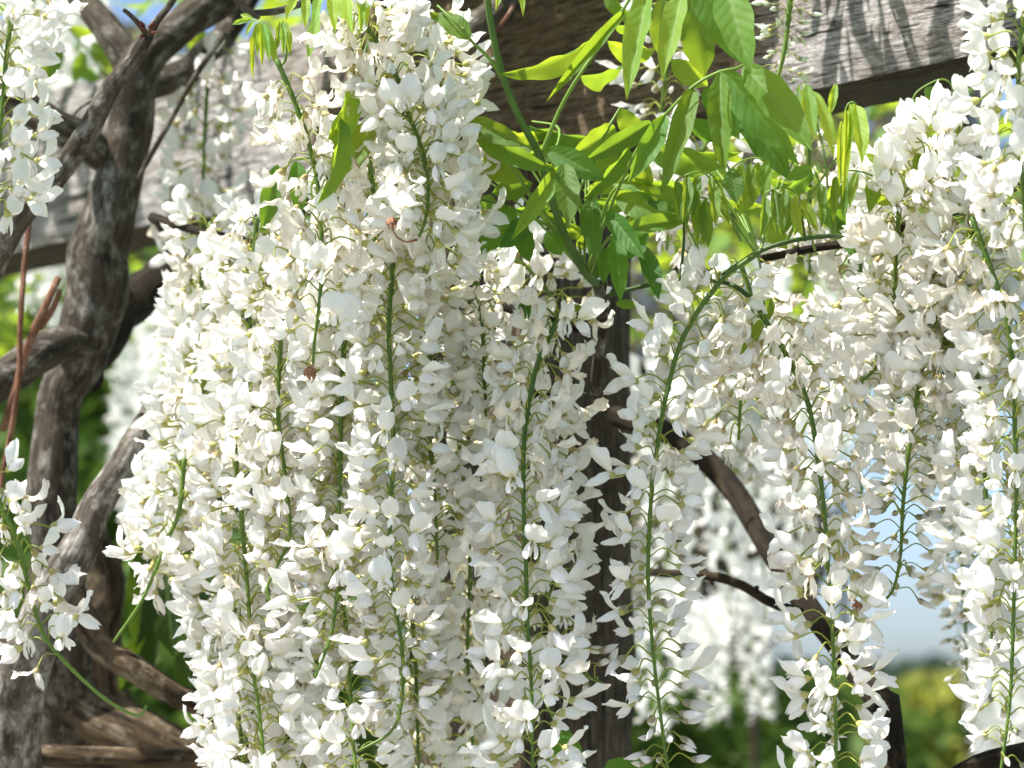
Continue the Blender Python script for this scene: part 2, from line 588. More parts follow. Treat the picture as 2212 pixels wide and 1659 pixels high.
        p += n * (amp * nz(q, 0.16, ks)) + t * (amp * 0.6 * nz(q, 0.3, ks + 9))
        if old:
            p += Vector((nz(q, 0.23, ks + 4), nz(q, 0.23, ks + 7), nz(q, 0.23, ks + 2))) * 0.0026 * u
        col = lerp3(white, YEL, max(0.0, 1.0 - ((u - 0.20) / 0.13) ** 2) * 0.7 * max(0.0, 1 - av * 1.8)) if not old else white
        col = lerp3(col, (0.78, 0.80, 0.62), (0.16 - u) * 4)
        if old:
            col = lerp3(col, BROWN, max(0, (max(av, u) - 0.86)) * 2.6 * tipcol + 0.9 * max(0, nz(q, 0.2, ks + 3) - 0.14))
            col = lerp3(col, BROWN, (0.2 - u) * 1.5)
        return W(p.x, p.y, p.z), col
    V, F, C = grid(nu, 9, banner)
    mb = MB(); mb.add(V, F, pig=C)
    pieces['standard_petal'] = mb

    # wing petals
    drop = r.uniform(0.15, 0.8) + (0.45 if old else 0)
    for sgn in (-1, 1):
        Lw = r.uniform(0.0155, 0.019) * (0.85 if old else 1)
        ww = r.uniform(0.0038, 0.0049) * (0.8 if old else 1)
        open_ = r.uniform(0.10, 0.42) if kind != 'side' else r.uniform(0.0, 0.15)
        lean = r.uniform(0.25, 0.9)
        kw = ks + 3 * sgn
        dr = drop + r.uniform(-0.1, 0.1)

        def wing(u, v, sgn=sgn, Lw=Lw, ww=ww, open_=open_, lean=lean, kw=kw, dr=dr):
            w = ww * (0.22 + 0.78 * math.sin(math.pi * min(1, (u * 0.92 + 0.02)) ** 0.85) ** 0.7)
            if u > 0.93:
                w *= 0.55
            x = u * Lw - 0.10 * Lw * abs(v) ** 2.5 * u
            out = sgn * (0.0012 + math.sin(u * 2.6) * Lw * open_ * 0.5)
            dz = -math.sin(dr) * x * (0.7 + 0.5 * u) + 0.003 * u * u
            cup = (1 - v * v) * 0.0018 * sgn * math.sin(math.pi * u)
            y = out + cup + sgn * math.sin(lean) * v * w * -0.7
            z = dz + v * w * math.cos(lean * 0.7)
            q = (x * 1000, y * 1000, z * 1000)
            amp = (0.0011 if not old else 0.0032) * u
            p = W(base + x * math.cos(dr * 0.6) + amp * nz(q, 0.25, kw), y + amp * nz(q, 0.22, kw + 5), z + amp * nz(q, 0.25, kw + 8))
            col = lerp3(white, PURP, (u - 0.80) * 0.9 * tipcol) if not old else lerp3(white, BROWN, max(0, u - 0.8) * 2.2 * tipcol + 0.4 * max(0, nz(q, 0.25, kw) - 0.1))
            return p, col
        V, F, C = grid(8, 6, wing)
        mb = MB(); mb.add(V, F, pig=C)
        pieces['wing_petal' if sgn < 0 else 'wing_petal_'] = mb

    # keel
    Lk = r.uniform(0.0135, 0.0165) * (0.85 if old else 1)
    up = r.uniform(0.1, 0.5)
    pk = r.random()

    def keel(u, v):
        w = 0.0042 * math.sin(math.pi * min(1, u * 0.9 + 0.1)) ** 0.6
        x = u * Lk
        z = -math.sin(drop + 0.05) * x * 0.95 - w * (1 - abs(v)) + up * 0.006 * u ** 3
        y = v * 0.0016 * math.sin(math.pi * min(1, u + 0.1))
        q = (x * 1000, y * 1000, z * 1000)
        amp = 0.0025 * u if old else 0.0005
        col = lerp3(white, PURP, (u - 0.62) * 2.0 * pk * (1 if not old else 0.4))
        return W(base + x * 0.9, y + amp * nz(q, 0.2, ks), z + amp * nz(q, 0.2, ks + 1)), col
    V, F, C = grid(7, 5, keel)
    mb = MB(); mb.add(V, F, pig=C)
    pieces['keel_petal'] = mb
    return pieces


FLOWERS = {}
for kind, cnt in (('fresh', 12), ('side', 6), ('old', 10), ('bud', 6)):
    FLOWERS[kind] = []
    for i in range(cnt):
        pcs = make_flower(100 * len(FLOWERS) + i * 7 + 3, kind)
        split = {k: mb.mesh(k.strip('_'), [M_PETAL, M_STALK]) for k, mb in pcs.items()}
        whole = MB()
        for mb in pcs.values():
            o = len(whole.v)
            whole.v += mb.v; whole.f += [tuple(a + o for a in f) for f in mb.f]
            whole.mi += mb.mi; whole.pig += mb.pig; whole.aux += mb.aux
        FLOWERS[kind].append((split, whole.mesh('flower', [M_PETAL, M_STALK])))

STEM_COL = (0.09, 0.18, 0.028)
STEM_LIGHT = (0.20, 0.33, 0.05)


def place_flower(root, pos, out, kind, scale, split, tint, rr, roll=0.35, up=Vector((0, 0, 1))):
    x = (out + Vector((rr.uniform(-.25, .25), rr.uniform(-.25, .25), rr.uniform(-.22, .28)))).normalized()
    z = (up - x * up.dot(x)).normalized()
    y = z.cross(x)
    m = Matrix((x, y, z)).transposed().to_4x4()
    m = m @ Matrix.Rotation(rr.uniform(-roll, roll), 4, 'X')
    m = Matrix.Translation(pos) @ m @ Matrix.Scale(scale, 4)
    sp, whole = rr.choice(FLOWERS[kind])
    c = (tint[0], tint[1], tint[2], 1)
    if split:
        o = bpy.data.objects.new('flower', sp['flower'])
        COL.objects.link(o)
        o.parent = root; o.matrix_basis = m; o.color = c
        for k, me in sp.items():
            if k != 'flower':
                s = bpy.data.objects.new(k.strip('_'), me)
                COL.objects.link(s)
                s.parent = o; s.color = c
    else:
        o = bpy.data.objects.new('flower', whole)
        COL.objects.link(o)
        o.parent = root; o.matrix_basis = m; o.color = c
    return o


def raceme(label, path, z, n, span=(0.03, 0.97), age=(0.7, 0.15), buds=0.06, size=1.0, spread=1.0, split=True,
           rad=0.0022, tint=None, seed=1, group='white wisteria racemes', name='wisteria_raceme', curltip=None, facegap=0.55):
    """path: points on the layout view; z: one distance or one for each point. age: share of faded flowers at top and bottom;
    buds: share of the flowered length at the tip that is still in bud."""
    rr = random.Random(seed * 31 + 5)
    n = int(n * 0.95)
    facegap *= 0.55
    zs = z if isinstance(z, (list, tuple)) else [z] * len(path)
    zz = [zs[0] + (zs[-1] - zs[0]) * i / (len(path) - 1) for i in range(len(path))] if len(zs) != len(path) else zs
    pts3 = [P(x, y, d) for (x, y), d in zip(path, zz)]
    root = link(name, None, loc=pts3[0])
    root.empty_display_size = 0.02
    tag(root, label, 'flower cluster', group)
    ns = max(24, len(path) * 6)
    pts, length = spline(pts3, ns)
    loc = [p - pts3[0] for p in pts]
    rads = [rad * (1.0 - 0.45 * (i / (ns - 1))) * (1 + 0.10 * math.sin(i * 2.3 + seed)) for i in range(ns)]
    st = MB()
    V, F, A = tube(loc, rads, 7, 0.05, seed)
    shade = rr.random() * 0.5
    cols = [lerp3(STEM_COL, STEM_LIGHT, shade + 0.45 * (i / len(V)) + 0.2 * noise.noise(Vector((i * .05, seed, 0)))) for i in range(len(V))]
    st.add(V, F, pig=cols)
    link('stem', st.mesh('stem', [M_STALK], 'tuv'), root)
    ga = rr.uniform(0, 6.28)
    tip = VF
    for k in range(n):
        f = min(0.999, max(0.0, (k + rr.uniform(-0.7, 1.7)) / n))
        s = span[0] + (span[1] - span[0]) * f
        i = s * (ns - 1)
        i0 = min(ns - 2, int(i))
        p = loc[i0].lerp(loc[i0 + 1], i - i0)
        t = (loc[i0 + 1] - loc[i0]).normalized()
        ga += 2.39996 + rr.uniform(-0.35, 0.35)
        for _try in range(3):
            out = Vector((math.cos(ga), math.sin(ga), 0))
            if out.y < -0.86 and rr.random() < facegap:      # fewer stand straight towards the light side
                ga += rr.choice((-1, 1)) * rr.uniform(0.5, 1.0)
            else:
                break
        out = (out - t * out.dot(t) * 0.8)
        out = (out + Vector((0, 0, 0.10 - 0.25 * f))).normalized()
        sc_ = 1.02 * size * rr.uniform(0.88, 1.13) * spread
        young = 1.0 - f
        if young < buds:
            kind = 'bud'
            sc_ *= (0.72 + 0.4 * (young / buds)) * rr.uniform(0.85, 1.15)
            if rr.random() < 0.25 * young / buds + 0.08:
                kind = 'side'
        elif young < buds * 1.6:
            kind = rr.choice(('side', 'side', 'bud'))
            sc_ *= 0.9
        else:
            a = age[0] + (age[1] - age[0]) * f
            kind = 'old' if rr.random() < a else ('side' if rr.random() < 0.18 else 'fresh')
        c = tint or (1, 1, 1)
        if kind == 'old':
            w = rr.uniform(0.0, 1.0)
            c = (c[0] * (1 - 0.02 * w), c[1] * (1 - 0.05 * w), c[2] * (1 - 0.12 * w))
        elif kind == 'bud':
            c = (c[0] * 0.93, c[1] * 0.92, c[2] * 0.92)
        else:
            w = rr.uniform(0, 1)
            c = (c[0] * (1 - 0.02 * w), c[1] * (1 - 0.02 * w), c[2] * (1 - 0.04 * w))
        place_flower(root, p + out * rad * 0.6, out, kind, sc_, split, c, rr)
    return root, loc


# ------------------------------------------------------------------ the setting
g = MB()
gs = 1200
gv, gf = [], []
xs = [-gs, -200, -60, -20, -8, 0, 8, 20, 60, 200, gs]
ys = [-60, -20, -6, 0, 4, 8, 12, 20, 40, 80, 160, 320, 640, 1800]
for y in ys:
    for x in xs:
        gv.append((x, y, 0.0))
for j in range(len(ys) - 1):
    for i in range(len(xs) - 1):
        a = j * len(xs) + i
        gf.append((a, a + 1, a + len(xs) + 1, a + len(xs)))
g.add(gv, gf)
tag(link('lawn', g.mesh('lawn', [M_GRASS], pig=False, smooth=False)), kind='structure')


M_BOUNCE = mat_plain('pale_bounce_gravel', (0.24, 0.222, 0.20), (0.36, 0.335, 0.305), 60.0, 0.9)  # unseen pale ground, added to bounce neutral light up into the flowers
gp = MB()
pv, pf = [], []
for j in range(15):
    for i in range(9):
        wob = 0.12 * noise.noise(Vector((j * 0.7, i, 2.0))) if i in (0, 8) else 0
        pv.append((-2.6 + 5.2 * i / 8 + wob, -3.0 + 13.0 * j / 14, 0.004 + 0.02 * (1 - abs(i - 4) / 4)))
for j in range(14):
    for i in range(8):
        a = j * 9 + i
        pf.append((a, a + 1, a + 10, a + 9))
gp.add(pv, pf)
tag(link('gravel_bounce_path', gp.mesh('gravel_bounce_path', [M_BOUNCE], pig=False)), kind='structure')


def on_height(x, y, h):
    d = (VF + VR * ((x - 1106) / FPX) + VU * ((829.5 - y) / FPX))
    return CAM + d * ((h - CAM.z) / d.z)


# beam: its lower front edge runs from (276, 500) to (1695, 210) on the layout view
BH = 2.11
bl, br = on_height(276, 500, BH), on_height(1695, 210, BH)
bdir = (br - bl).normalized()
bback = Vector((-bdir.y, bdir.x, 0))
if bback.y < 0:
    bback = -bback
beam_root = bl - bdir * 0.55
BLEN, BHT, BTH = (br - bl).length + 1.35, 0.192, 0.105


def timber(name, origin, ax, ay, az, size, mat, segs, seed, chip=0.004, under=None):
    """A weathered baulk: box of sections along its grain, edges worn and uneven. Its own x runs along the grain."""
    nx, prof = segs, []
    sy, sz = size[1], size[2]
    ny, nzz = 6, 8
    for j in range(ny):
        prof.append((j / ny, 0.0))
    for j in range(nzz):
        prof.append((1.0, j / nzz))
    for j in range(ny):
        prof.append((1 - j / ny, 1.0))
    for j in range(nzz):
        prof.append((0.0, 1 - j / nzz))
    V, F = [], []
    m = len(prof)
    for i in range(nx + 1):
        x = size[0] * i / nx
        for (a, b) in prof:
            corner = min(a, 1 - a) * sy + min(b, 1 - b) * sz
            q = Vector((x * 6 + seed, a * 3, b * 3))
            q2 = Vector((x * 25 + seed, a * 9, b * 9))
            e = 0.0015 * noise.noise(q * 1.5) + 0.0008 * noise.noise(q2)
            bev = chip * (1 + 1.3 * noise.noise(Vector((x * 9 + seed, a * 2, b * 2 + 7)))) if corner < 1e-6 else 0
            ya, zb = a * sy, b * sz
            ya += (bev if a < 0.5 else -bev) + (e if a in (0.0, 1.0) else 0)
            zb += (bev if b < 0.5 else -bev) + (e if b in (0.0, 1.0) else 0)
            V.append((x, ya, zb))
    for i in range(nx):
        for k in range(m):
            a, b = i * m + k, i * m + (k + 1) % m
            F.append((a, a + m, b + m, b))
    F.append(tuple(range(m)))
    F.append(tuple(nx * m + k for k in reversed(range(m))))
    mb = MB(); mb.add(V, F)
    if under:          # unbleached underside, darkened further to paint in its shade
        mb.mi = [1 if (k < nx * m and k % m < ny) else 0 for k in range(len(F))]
    o = link(name, mb.mesh(name, [mat, under] if under else [mat], pig=False, smooth=False))
    M = Matrix((ax, ay, az)).transposed().to_4x4()
    M.translation = origin
    o.matrix_world = M
    return o


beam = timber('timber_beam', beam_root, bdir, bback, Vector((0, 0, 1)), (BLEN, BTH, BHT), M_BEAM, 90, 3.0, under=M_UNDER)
tag(beam, 'weathered grey timber beam of the pergola crossing behind the flowers', 'beam')
# post under the beam, seen corner on
pw = 0.158
pc = P(1135, 900, 3.02)
# centre of the beam at that place
tt = (0.012 - bl.x - bback.x * (BTH * 0.5 + 0.01)) / bdir.x
pcen = Vector((bl.x, bl.y, 0)) + bdir * tt + bback * (BTH * 0.5 + 0.01)
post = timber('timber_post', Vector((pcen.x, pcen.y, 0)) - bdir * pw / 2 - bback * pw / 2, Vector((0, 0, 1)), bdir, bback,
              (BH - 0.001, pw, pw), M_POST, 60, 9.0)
tag(post, 'square brown timber post standing behind the middle racemes', 'post')

# ------------------------------------------------------------------ woody vine
def limb(name, parent, path, mat, base=Vector((0, 0, 0)), sides=14, rough=0.22, seed=1.0, step=0.012):
    """path: (x, y, distance, width on the layout view)"""
    p3 = [P(x, y, d) for x, y, d, w in path]
    r3 = [0.5 * w * PXM(d) for x, y, d, w in path]
    tot = sum((p3[i + 1] - p3[i]).length for i in range(len(p3) - 1))
    n = max(8, int(tot / step))
    pts, L = spline(p3, n)
    rv, _ = spline([Vector((r, i * 0.0, 0)) for i, r in enumerate(r3)], 3) if False else (None, None)
    cum = [0]
    for i in range(1, len(p3)):
        cum.append(cum[-1] + (p3[i] - p3[i - 1]).length)
    rads = np.interp(np.linspace(0, cum[-1], n), cum, r3)
    k = 1.0 / max(1e-6, tot)
    pts = [p - base + Vector((noise.noise(p * 22 + Vector((seed, 0, 0))), noise.noise(p * 22 + Vector((0, seed, 3))), noise.noise(p * 22 + Vector((5, 0, seed))))) * float(r) * 0.28 for p, r in zip(pts, rads)]
    V, F, A = tube(pts, [float(r) for r in rads], sides, rough, seed)
    mb = MB(); mb.add(V, F, aux=A)
    return link(name, mb.mesh(name, [mat], 'tuv', pig=False), parent)


b0 = P(115, 1180, 2.78)
vine = link('wisteria_vine', None, loc=b0)
tag(vine, 'thick forking grey wisteria trunk in front of the beam at left', 'vine')
limb('trunk', vine, [(150, 1700, 2.82, 150), (130, 1500, 2.80, 140), (122, 1330, 2.79, 128), (118, 1180, 2.78, 112), (118, 1010, 2.78, 106), (138, 860, 2.78, 108), (178, 720, 2.78, 116), (222, 560, 2.78, 118), (255, 400, 2.78, 110), (285, 240, 2.78, 100), (320, 120, 2.78, 96), (400, 45, 2.80, 82), (490, -20, 2.84, 80), (560, -90, 2.86, 70)], M_BARK, b0, 26, 0.26, 1.0)
limb('branch', vine, [(295, 200, 2.81, 80), (262, 115, 2.81, 72), (215, 50, 2.83, 62), (160, -15, 2.86, 55), (90, -90, 2.9, 50)], M_BARK, b0, 16, 0.22, 2.0)
limb('branch', vine, [(275, 345, 2.82, 80), (240, 335, 2.80, 86), (195, 315, 2.77, 80), (130, 280, 2.74, 76), (60, 240, 2.72, 72), (-30, 190, 2.7, 66), (-90, 140, 2.7, 60)], M_BARK, b0, 16, 0.22, 3.0)
limb('branch', vine, [(275, 190, 2.79, 70), (340, 178, 2.82, 66), (410, 150, 2.86, 62), (455, 105, 2.9, 56), (500, 55, 2.95, 50), (560, -40, 3.0, 46)], M_BARK, b0, 16, 0.2, 4.0)
limb('branch', vine, [(165, 800, 2.80, 110), (215, 725, 2.86, 106), (275, 655, 2.92, 100), (345, 600, 2.98, 92), (430, 560, 3.04, 84), (540, 520, 3.1, 80)], M_BARK_DARK, b0, 18, 0.2, 5.0)
bs = limb('branch', vine, [(195, 760, 2.80, 84), (165, 752, 2.765, 90), (120, 752, 2.725, 90), (70, 770, 2.68, 86), (20, 808, 2.65, 84), (-60, 860, 2.62, 80), (-140, 900, 2.6, 76)], M_BARK, b0, 18, 0.22, 6.0)
b1 = P(-40, 610, 2.48)
lim = link('vine_branch', None, loc=b1)
tag(lim, 'slender dark branch slanting in front of the thick trunk at upper left', 'branch', 'woody branches')
limb('wood', lim, [(-50, 640, 2.50, 56), (0, 545, 2.48, 54), (45, 480, 2.47, 52), (110, 400, 2.46, 48), (180, 300, 2.46, 46), (235, 200, 2.46, 42), (285, 130, 2.46, 38), (318, 78, 2.46, 34)], M_BARK, b1, 14, 0.24, 7.0)
limb('shoot', lim, [(318, 82, 2.46, 24), (338, 45, 2.45, 19), (368, 10, 2.44, 18), (400, -40, 2.43, 16)], M_BARK, b1, 9, 0.2, 8.0)
limb('shoot', lim, [(316, 70, 2.455, 14), (290, 40, 2.44, 11), (268, 22, 2.43, 9)], M_BARK, b1, 8, 0.2, 9.0)
for (sx, sy, sd) in ((313, 66, 0), (311, 76, 1), (328, 72, 2), (325, 62, 3), (309, 60, 4)):
    mb = MB()
    dirv = [(-10, -4), (-9, 3), (10, -2), (6, -8), (-5, -10)][sd]
    V, F, A = tube([p - b1 for p in spline([P(sx, sy, 2.446), P(sx + dirv[0] * .6, sy + dirv[1], 2.438), P(sx + dirv[0] * 1.3, sy + dirv[1] * 1.6, 2.436)], 5)[0]], [0.0012, 0.0024, 0.0026, 0.0018, 0.0004], 6, 0.2, sd, 0.5)
    mb.add(V, F)
    link('bud_scale', mb.mesh('bud_scale', [M_SCALE], pig=False), lim)


def branch(label, paths, mat=M_BARK, name='vine_branch', cat='branch', group='woody branches', rough=0.24, seed=1.0, sides=14):
    o = P(*paths[0][0][:3])
    root = link(name, None, loc=o)
    tag(root, label, cat, group)
    for i, pth in enumerate(paths):
        limb('wood' if i == 0 else 'side_shoot', root, pth, mat, o, sides, rough, seed + i * 3.3)
    return root


branch('grey barked branch rising diagonally beside the lower left of the flowers',
       [[(30, 1750, 2.60, 112), (28, 1600, 2.58, 108), (48, 1450, 2.56, 100), (92, 1330, 2.55, 92), (150, 1215, 2.55, 84), (225, 1075, 2.57, 72), (295, 950, 2.60, 62), (345, 860, 2.64, 52), (420, 720, 2.7, 46)]], M_PALE, seed=11.0, sides=20)
branch('dark brown branch bowed downward below the lower left of the flowers',
       [[(120, 1260, 2.66, 80), (175, 1330, 2.64, 66), (225, 1400, 2.63, 60), (300, 1455, 2.62, 58), (390, 1505, 2.62, 54), (520, 1560, 2.64, 50)]], M_WARM, seed=14.0)
branch('thick brown root like stem curving along the lower left corner',
       [[(-60, 1400, 2.86, 130), (80, 1470, 2.82, 128), (190, 1530, 2.80, 120), (300, 1590, 2.78, 112), (400, 1640, 2.78, 104), (520, 1720, 2.8, 100)]], M_WARM, seed=17.0, sides=20)
branch('level grey brown stick lying at the bottom left edge',
       [[(60, 1625, 2.62, 50), (180, 1632, 2.62, 52), (300, 1640, 2.63, 50), (420, 1648, 2.64, 46), (560, 1660, 2.66, 40)]], M_WARM, seed=19.0)
branch('dark upright stem in the gloom behind the lower left branches',
       [[(240, 1750, 3.0, 110), (225, 1560, 3.0, 104), (215, 1400, 3.0, 96), (225, 1250, 3.0, 86), (190, 1150, 3.0, 80)]], M_WARM, seed=23.0)
branch('dark mossy branch arching down to a sawn stump at lower right',
       [[(1330, 900, 2.84, 44), (1420, 925, 2.80, 44), (1500, 970, 2.76, 46), (1570, 1040, 2.72, 48), (1630, 1130, 2.66, 52), (1700, 1245, 2.6, 52), (1770, 1345, 2.55, 52), (1840, 1430, 2.5, 54), (1885, 1490, 2.46, 56), (1905, 1535, 2.44, 54)],
        [(1893, 1500, 2.43, 50), (1922, 1512, 2.43, 54), (1925, 1580, 2.43, 58), (1930, 1720, 2.43, 60)]], M_BARK_DARK, seed=27.0, sides=18)
branch('thin knobbly twig crossing level at right of the post',
       [[(1340, 1228, 2.66, 20), (1400, 1236, 2.64, 20), (1470, 1240, 2.6, 19), (1530, 1243, 2.58, 21), (1600, 1264, 2.56, 22), (1660, 1298, 2.54, 22), (1730, 1325, 2.52, 24)],
        [(1528, 1240, 2.58, 14), (1540, 1262, 2.575, 10)], [(1630, 1280, 2.55, 13), (1636, 1268, 2.545, 9)]], M_BARK_DARK, seed=33.0, sides=10)
branch('dark rough log end at the bottom right corner',
       [[(2030, 1710, 2.44, 56), (2100, 1665, 2.42, 62), (2170, 1644, 2.4, 64), (2300, 1620, 2.4, 66)]], M_BARK_DARK, seed=36.0)
branch('thin straight dark twig between the trunk and the pale blurred raceme',
       [[(485, 70, 2.66, 15), (430, 150, 2.67, 14), (375, 250, 2.68, 13), (325, 335, 2.69, 12), (300, 385, 2.70, 10)]], M_BARK, seed=39.0, sides=8)
branch('small curved twig against the left end of the beam',
       [[(240, 205, 2.7, 9), (205, 215, 2.7, 9), (175, 232, 2.7, 8), (158, 250, 2.7, 6)]], M_BARK, seed=40.0, sides=7)
branch('red brown cane hanging straight down at the far left',
       [[(66, 470, 2.62, 13), (52, 580, 2.61, 13), (45, 690, 2.6, 12), (42, 800, 2.6, 12), (30, 900, 2.6, 13), (8, 1010, 2.6, 12), (-5, 1100, 2.6, 11)]], M_TWIG, seed=42.0, sides=8, rough=0.12)
branch('pinkish brown cane rising from the cut branch at left',
       [[(126, 600, 2.60, 15), (100, 660, 2.6, 16), (78, 705, 2.6, 20), (55, 760, 2.61, 18), (30, 850, 2.62, 15), (5, 930, 2.62, 14)], [(130, 625, 2.6, 12), (112, 670, 2.6, 14), (85, 710, 2.6, 16)]], M_TWIG, seed=44.0, sides=9, rough=0.12)
branch('bare brown twig with dark bud scales at the top edge',
       [[(500, -20, 2.34, 20), (520, 10, 2.34, 18), (545, 30, 2.33, 17), (560, 38, 2.33, 14)], [(545, 28, 2.33, 14), (590, 25, 2.34, 16), (640, 10, 2.35, 16), (700, -10, 2.36, 15)]], M_BARK, seed=46.0, sides=9)
branch('upright brown shoot rising to the green stems in the centre',
       [[(1284, 850, 2.42, 26), (1292, 770, 2.40, 25), (1298, 700, 2.38, 24), (1298, 650, 2.36, 24), (1290, 610, 2.35, 24)], [(1298, 655, 2.36, 12), (1308, 600, 2.36, 10), (1300, 555, 2.37, 8)]], M_BARK, seed=49.0, sides=10)
branch('mossy twig running level behind the tops of the middle racemes',
       [[(880, 600, 2.50, 22), (960, 622, 2.47, 22), (1030, 640, 2.45, 22), (1100, 665, 2.43, 22), (1180, 690, 2.42, 20), (1290, 720, 2.42, 20)], [(1120, 668, 2.43, 12), (1090, 600, 2.43, 9), (1075, 560, 2.43, 7)]], M_BARK_DARK, seed=52.0, sides=9)
branch('large grey vine stem coiled along the shaded top of the beam',
       [[(760, -110, 2.86, 80), (830, -40, 2.84, 84), (890, 40, 2.80, 86), (950, 85, 2.76, 82), (1010, 75, 2.74, 76), (1080, 20, 2.74, 70), (1150, -60, 2.76, 64)]], M_BARK, seed=55.0, sides=18)
branch('pale thin twig leaning across the shaded part of the beam',
       [[(1108, 15, 2.62, 9), (1060, 85, 2.62, 9), (1015, 145, 2.62, 8), (985, 190, 2.62, 7)]], M_TWIG, seed=58.0, sides=7)
branch('twiggy branch holding up the racemes above the left flower mass',
       [[(330, 470, 2.62, 24), (430, 500, 2.56, 22), (520, 520, 2.48, 20), (620, 540, 2.42, 20), (740, 560, 2.38, 20), (860, 590, 2.38, 20), (960, 620, 2.42, 18)]], M_BARK_DARK, seed=60.0, sides=9)
branch('short twig tangle hidden among the flowers at right',
       [[(1640, 560, 2.40, 18), (1740, 540, 2.40, 18), (1860, 520, 2.38, 20), (1980, 480, 2.36, 22), (2100, 440, 2.34, 24), (2240, 380, 2.3, 26)]], M_BARK_DARK, seed=63.0, sides=9)

# ------------------------------------------------------------------ leaves
def leaflet_mesh(seed):
    r = random.Random(seed)
    fold = r.uniform(0.10, 0.34)
    droop = r.uniform(0.03, 0.16)
    peak = r.uniform(0.55, 0.8)
    ph = r.uniform(0, 6)
    side = r.uniform(-0.05, 0.05)
    wavy = r.uniform(0.5, 1.3)
    NU, NV = 17, 9
    V, A, F = [], [], []

    def wid(u):
        return (u ** peak) * ((1 - u) ** 0.85)
    wmax = max(wid(i / 100) for i in range(101))
    for i in range(NU):
        u = i / (NU - 1)
        w = 0.5 * wid(u) / wmax
        if u > 0.84:
            w = max(w * (1 - (u - 0.84) * 2.6), 0.0)
        for j in range(NV):
            v = -1 + 2 * j / (NV - 1)
            ww = w * (1 + 0.05 * math.sin(u * 21 + ph + (2 if v > 0 else 0)) * abs(v))
            x = v * ww + side * math.sin(u * math.pi)
            # between side veins the blade bulges a little, the margin is wavy
            z = fold * abs(v) * w * 0.9 - droop * (u - 0.35) ** 2 * 2.0
            z += 0.020 * wavy * abs(v) ** 1.5 * math.sin(u * 15 + ph + (1.7 if v > 0 else 0)) * min(1, w * 4)
            z += 0.012 * noise.noise(Vector((u * 6, v * 2, seed)))
            V.append((x, u, z)); A.append((v, u, 0))
    for i in range(NU - 1):
        for j in range(NV - 1):
            a = i * NV + j
            F.append((a, a + 1, a + NV + 1, a + NV))
    mb = MB(); mb.add(V, F, aux=A)
    return mb.mesh('leaflet', [M_LEAF], 'luv', pig=False)


LEAFLETS = [leaflet_mesh(s) for s in range(3, 15)]
LR = random.Random(5)


def leaflet(parent, base_loc, b, t, w, z0, z1, lean=None, tint=None):
    """A leaflet from b to t (layout view), w wide; lean > 0 turns its face to the ground, < 0 to the sky."""
    p, q = P(b[0], b[1], z0), P(t[0], t[1], z1)
    ay = q - p
    L = ay.length
    ay.normalize()
    if lean is None:
        lean = LR.uniform(-0.3, 0.9)
    nr = Vector((LR.uniform(-.35, .35), -math.cos(lean), -math.sin(lean)))
    az = (nr - ay * nr.dot(ay)).normalized()
    ax = ay.cross(az)
    width = w * PXM(0.5 * (z0 + z1)) * 0.94
    M = Matrix((ax * width, ay * L, az * L)).transposed().to_4x4()
    o = bpy.data.objects.new('leaflet', LR.choice(LEAFLETS))
    COL.objects.link(o)
    o.parent = parent
    M.translation = p - base_loc
    o.matrix_basis = M
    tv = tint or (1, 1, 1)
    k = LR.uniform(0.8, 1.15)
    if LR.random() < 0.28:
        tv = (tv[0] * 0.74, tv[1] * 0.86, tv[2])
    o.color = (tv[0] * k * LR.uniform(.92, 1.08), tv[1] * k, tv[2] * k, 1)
    return o


def stalk(parent, base_loc, path, name='leaf_stalk', col=(0.17, 0.29, 0.045)):
    p3 = [P(x, y, d) - base_loc for x, y, d, w in path]
    n = max(8, len(path) * 6)
    pts, _ = spline(p3, n)
    rads = np.interp(np.linspace(0, 1, n), np.linspace(0, 1, len(path)), [0.5 * w * PXM(d) for x, y, d, w in path])
    V, F, A = tube(pts, [float(r) for r in rads], 8, 0.06, path[0][0])
    mb = MB(); mb.add(V, F, pig=[lerp3(col, tuple(c * 1.5 for c in col), 0.5 + 0.6 * noise.noise(v * 60)) for v in V], aux=A)
    return link(name, mb.mesh(name, [M_STALK], 'tuv'), parent)


YOUNG = (1.75, 1.5, 1.7)
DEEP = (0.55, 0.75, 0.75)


def leaf(label, stalks, leaflets, tint=None, col=(0.17, 0.29, 0.045), cat='leaf', group='wisteria leaves', name='wisteria_leaf', sname='leaf_stalk'):
    o0 = P(*stalks[0][0][:3])
    root = link(name, None, loc=o0)
    root.empty_display_size = 0.02
    tag(root, label, cat, group)
    for s in stalks:
        stalk(root, o0, s, sname, col)
    for e in leaflets:
        b, t, w = (e[0], e[1]), (e[2], e[3]), e[4]
        z0, z1 = e[5], e[6]
        lean = e[7] if len(e) > 7 else None
        leaflet(root, o0, b, t, w, z0, z1, lean, (e[8] if len(e) > 8 else None) or tint)
    return root


leaf('tall green shoot standing upright before the shaded beam in the centre',
     [[(1048, -40, 2.20, 14), (1062, 60, 2.21, 14), (1085, 160, 2.22, 15), (1120, 250, 2.24, 15), (1165, 335, 2.26, 17), (1182, 400, 2.28, 16), (1215, 495, 2.30, 17), (1262, 585, 2.33, 19), (1290, 615, 2.35, 20)]],
     [], None, (0.085, 0.17, 0.03), 'shoot', name='green_shoot', sname='stem')
leaf('pair of rounded lit leaflets on a short stalk left of the green shoot',
     [[(1083, 168, 2.22, 9), (1058, 128, 2.2, 8), (1015, 85, 2.19, 7), (1000, 60, 2.18, 6)], [(945, 12, 2.2, 5), (975, 40, 2.19, 5), (1012, 82, 2.19, 6)]],
     [(1016, 84, 945, 22, 56, 2.19, 2.20, -0.3), (968, 40, 922, 30, 24, 2.2, 2.22, 0.5), (868, -12, 918, 16, 44, 2.2, 2.22, 0.8)])
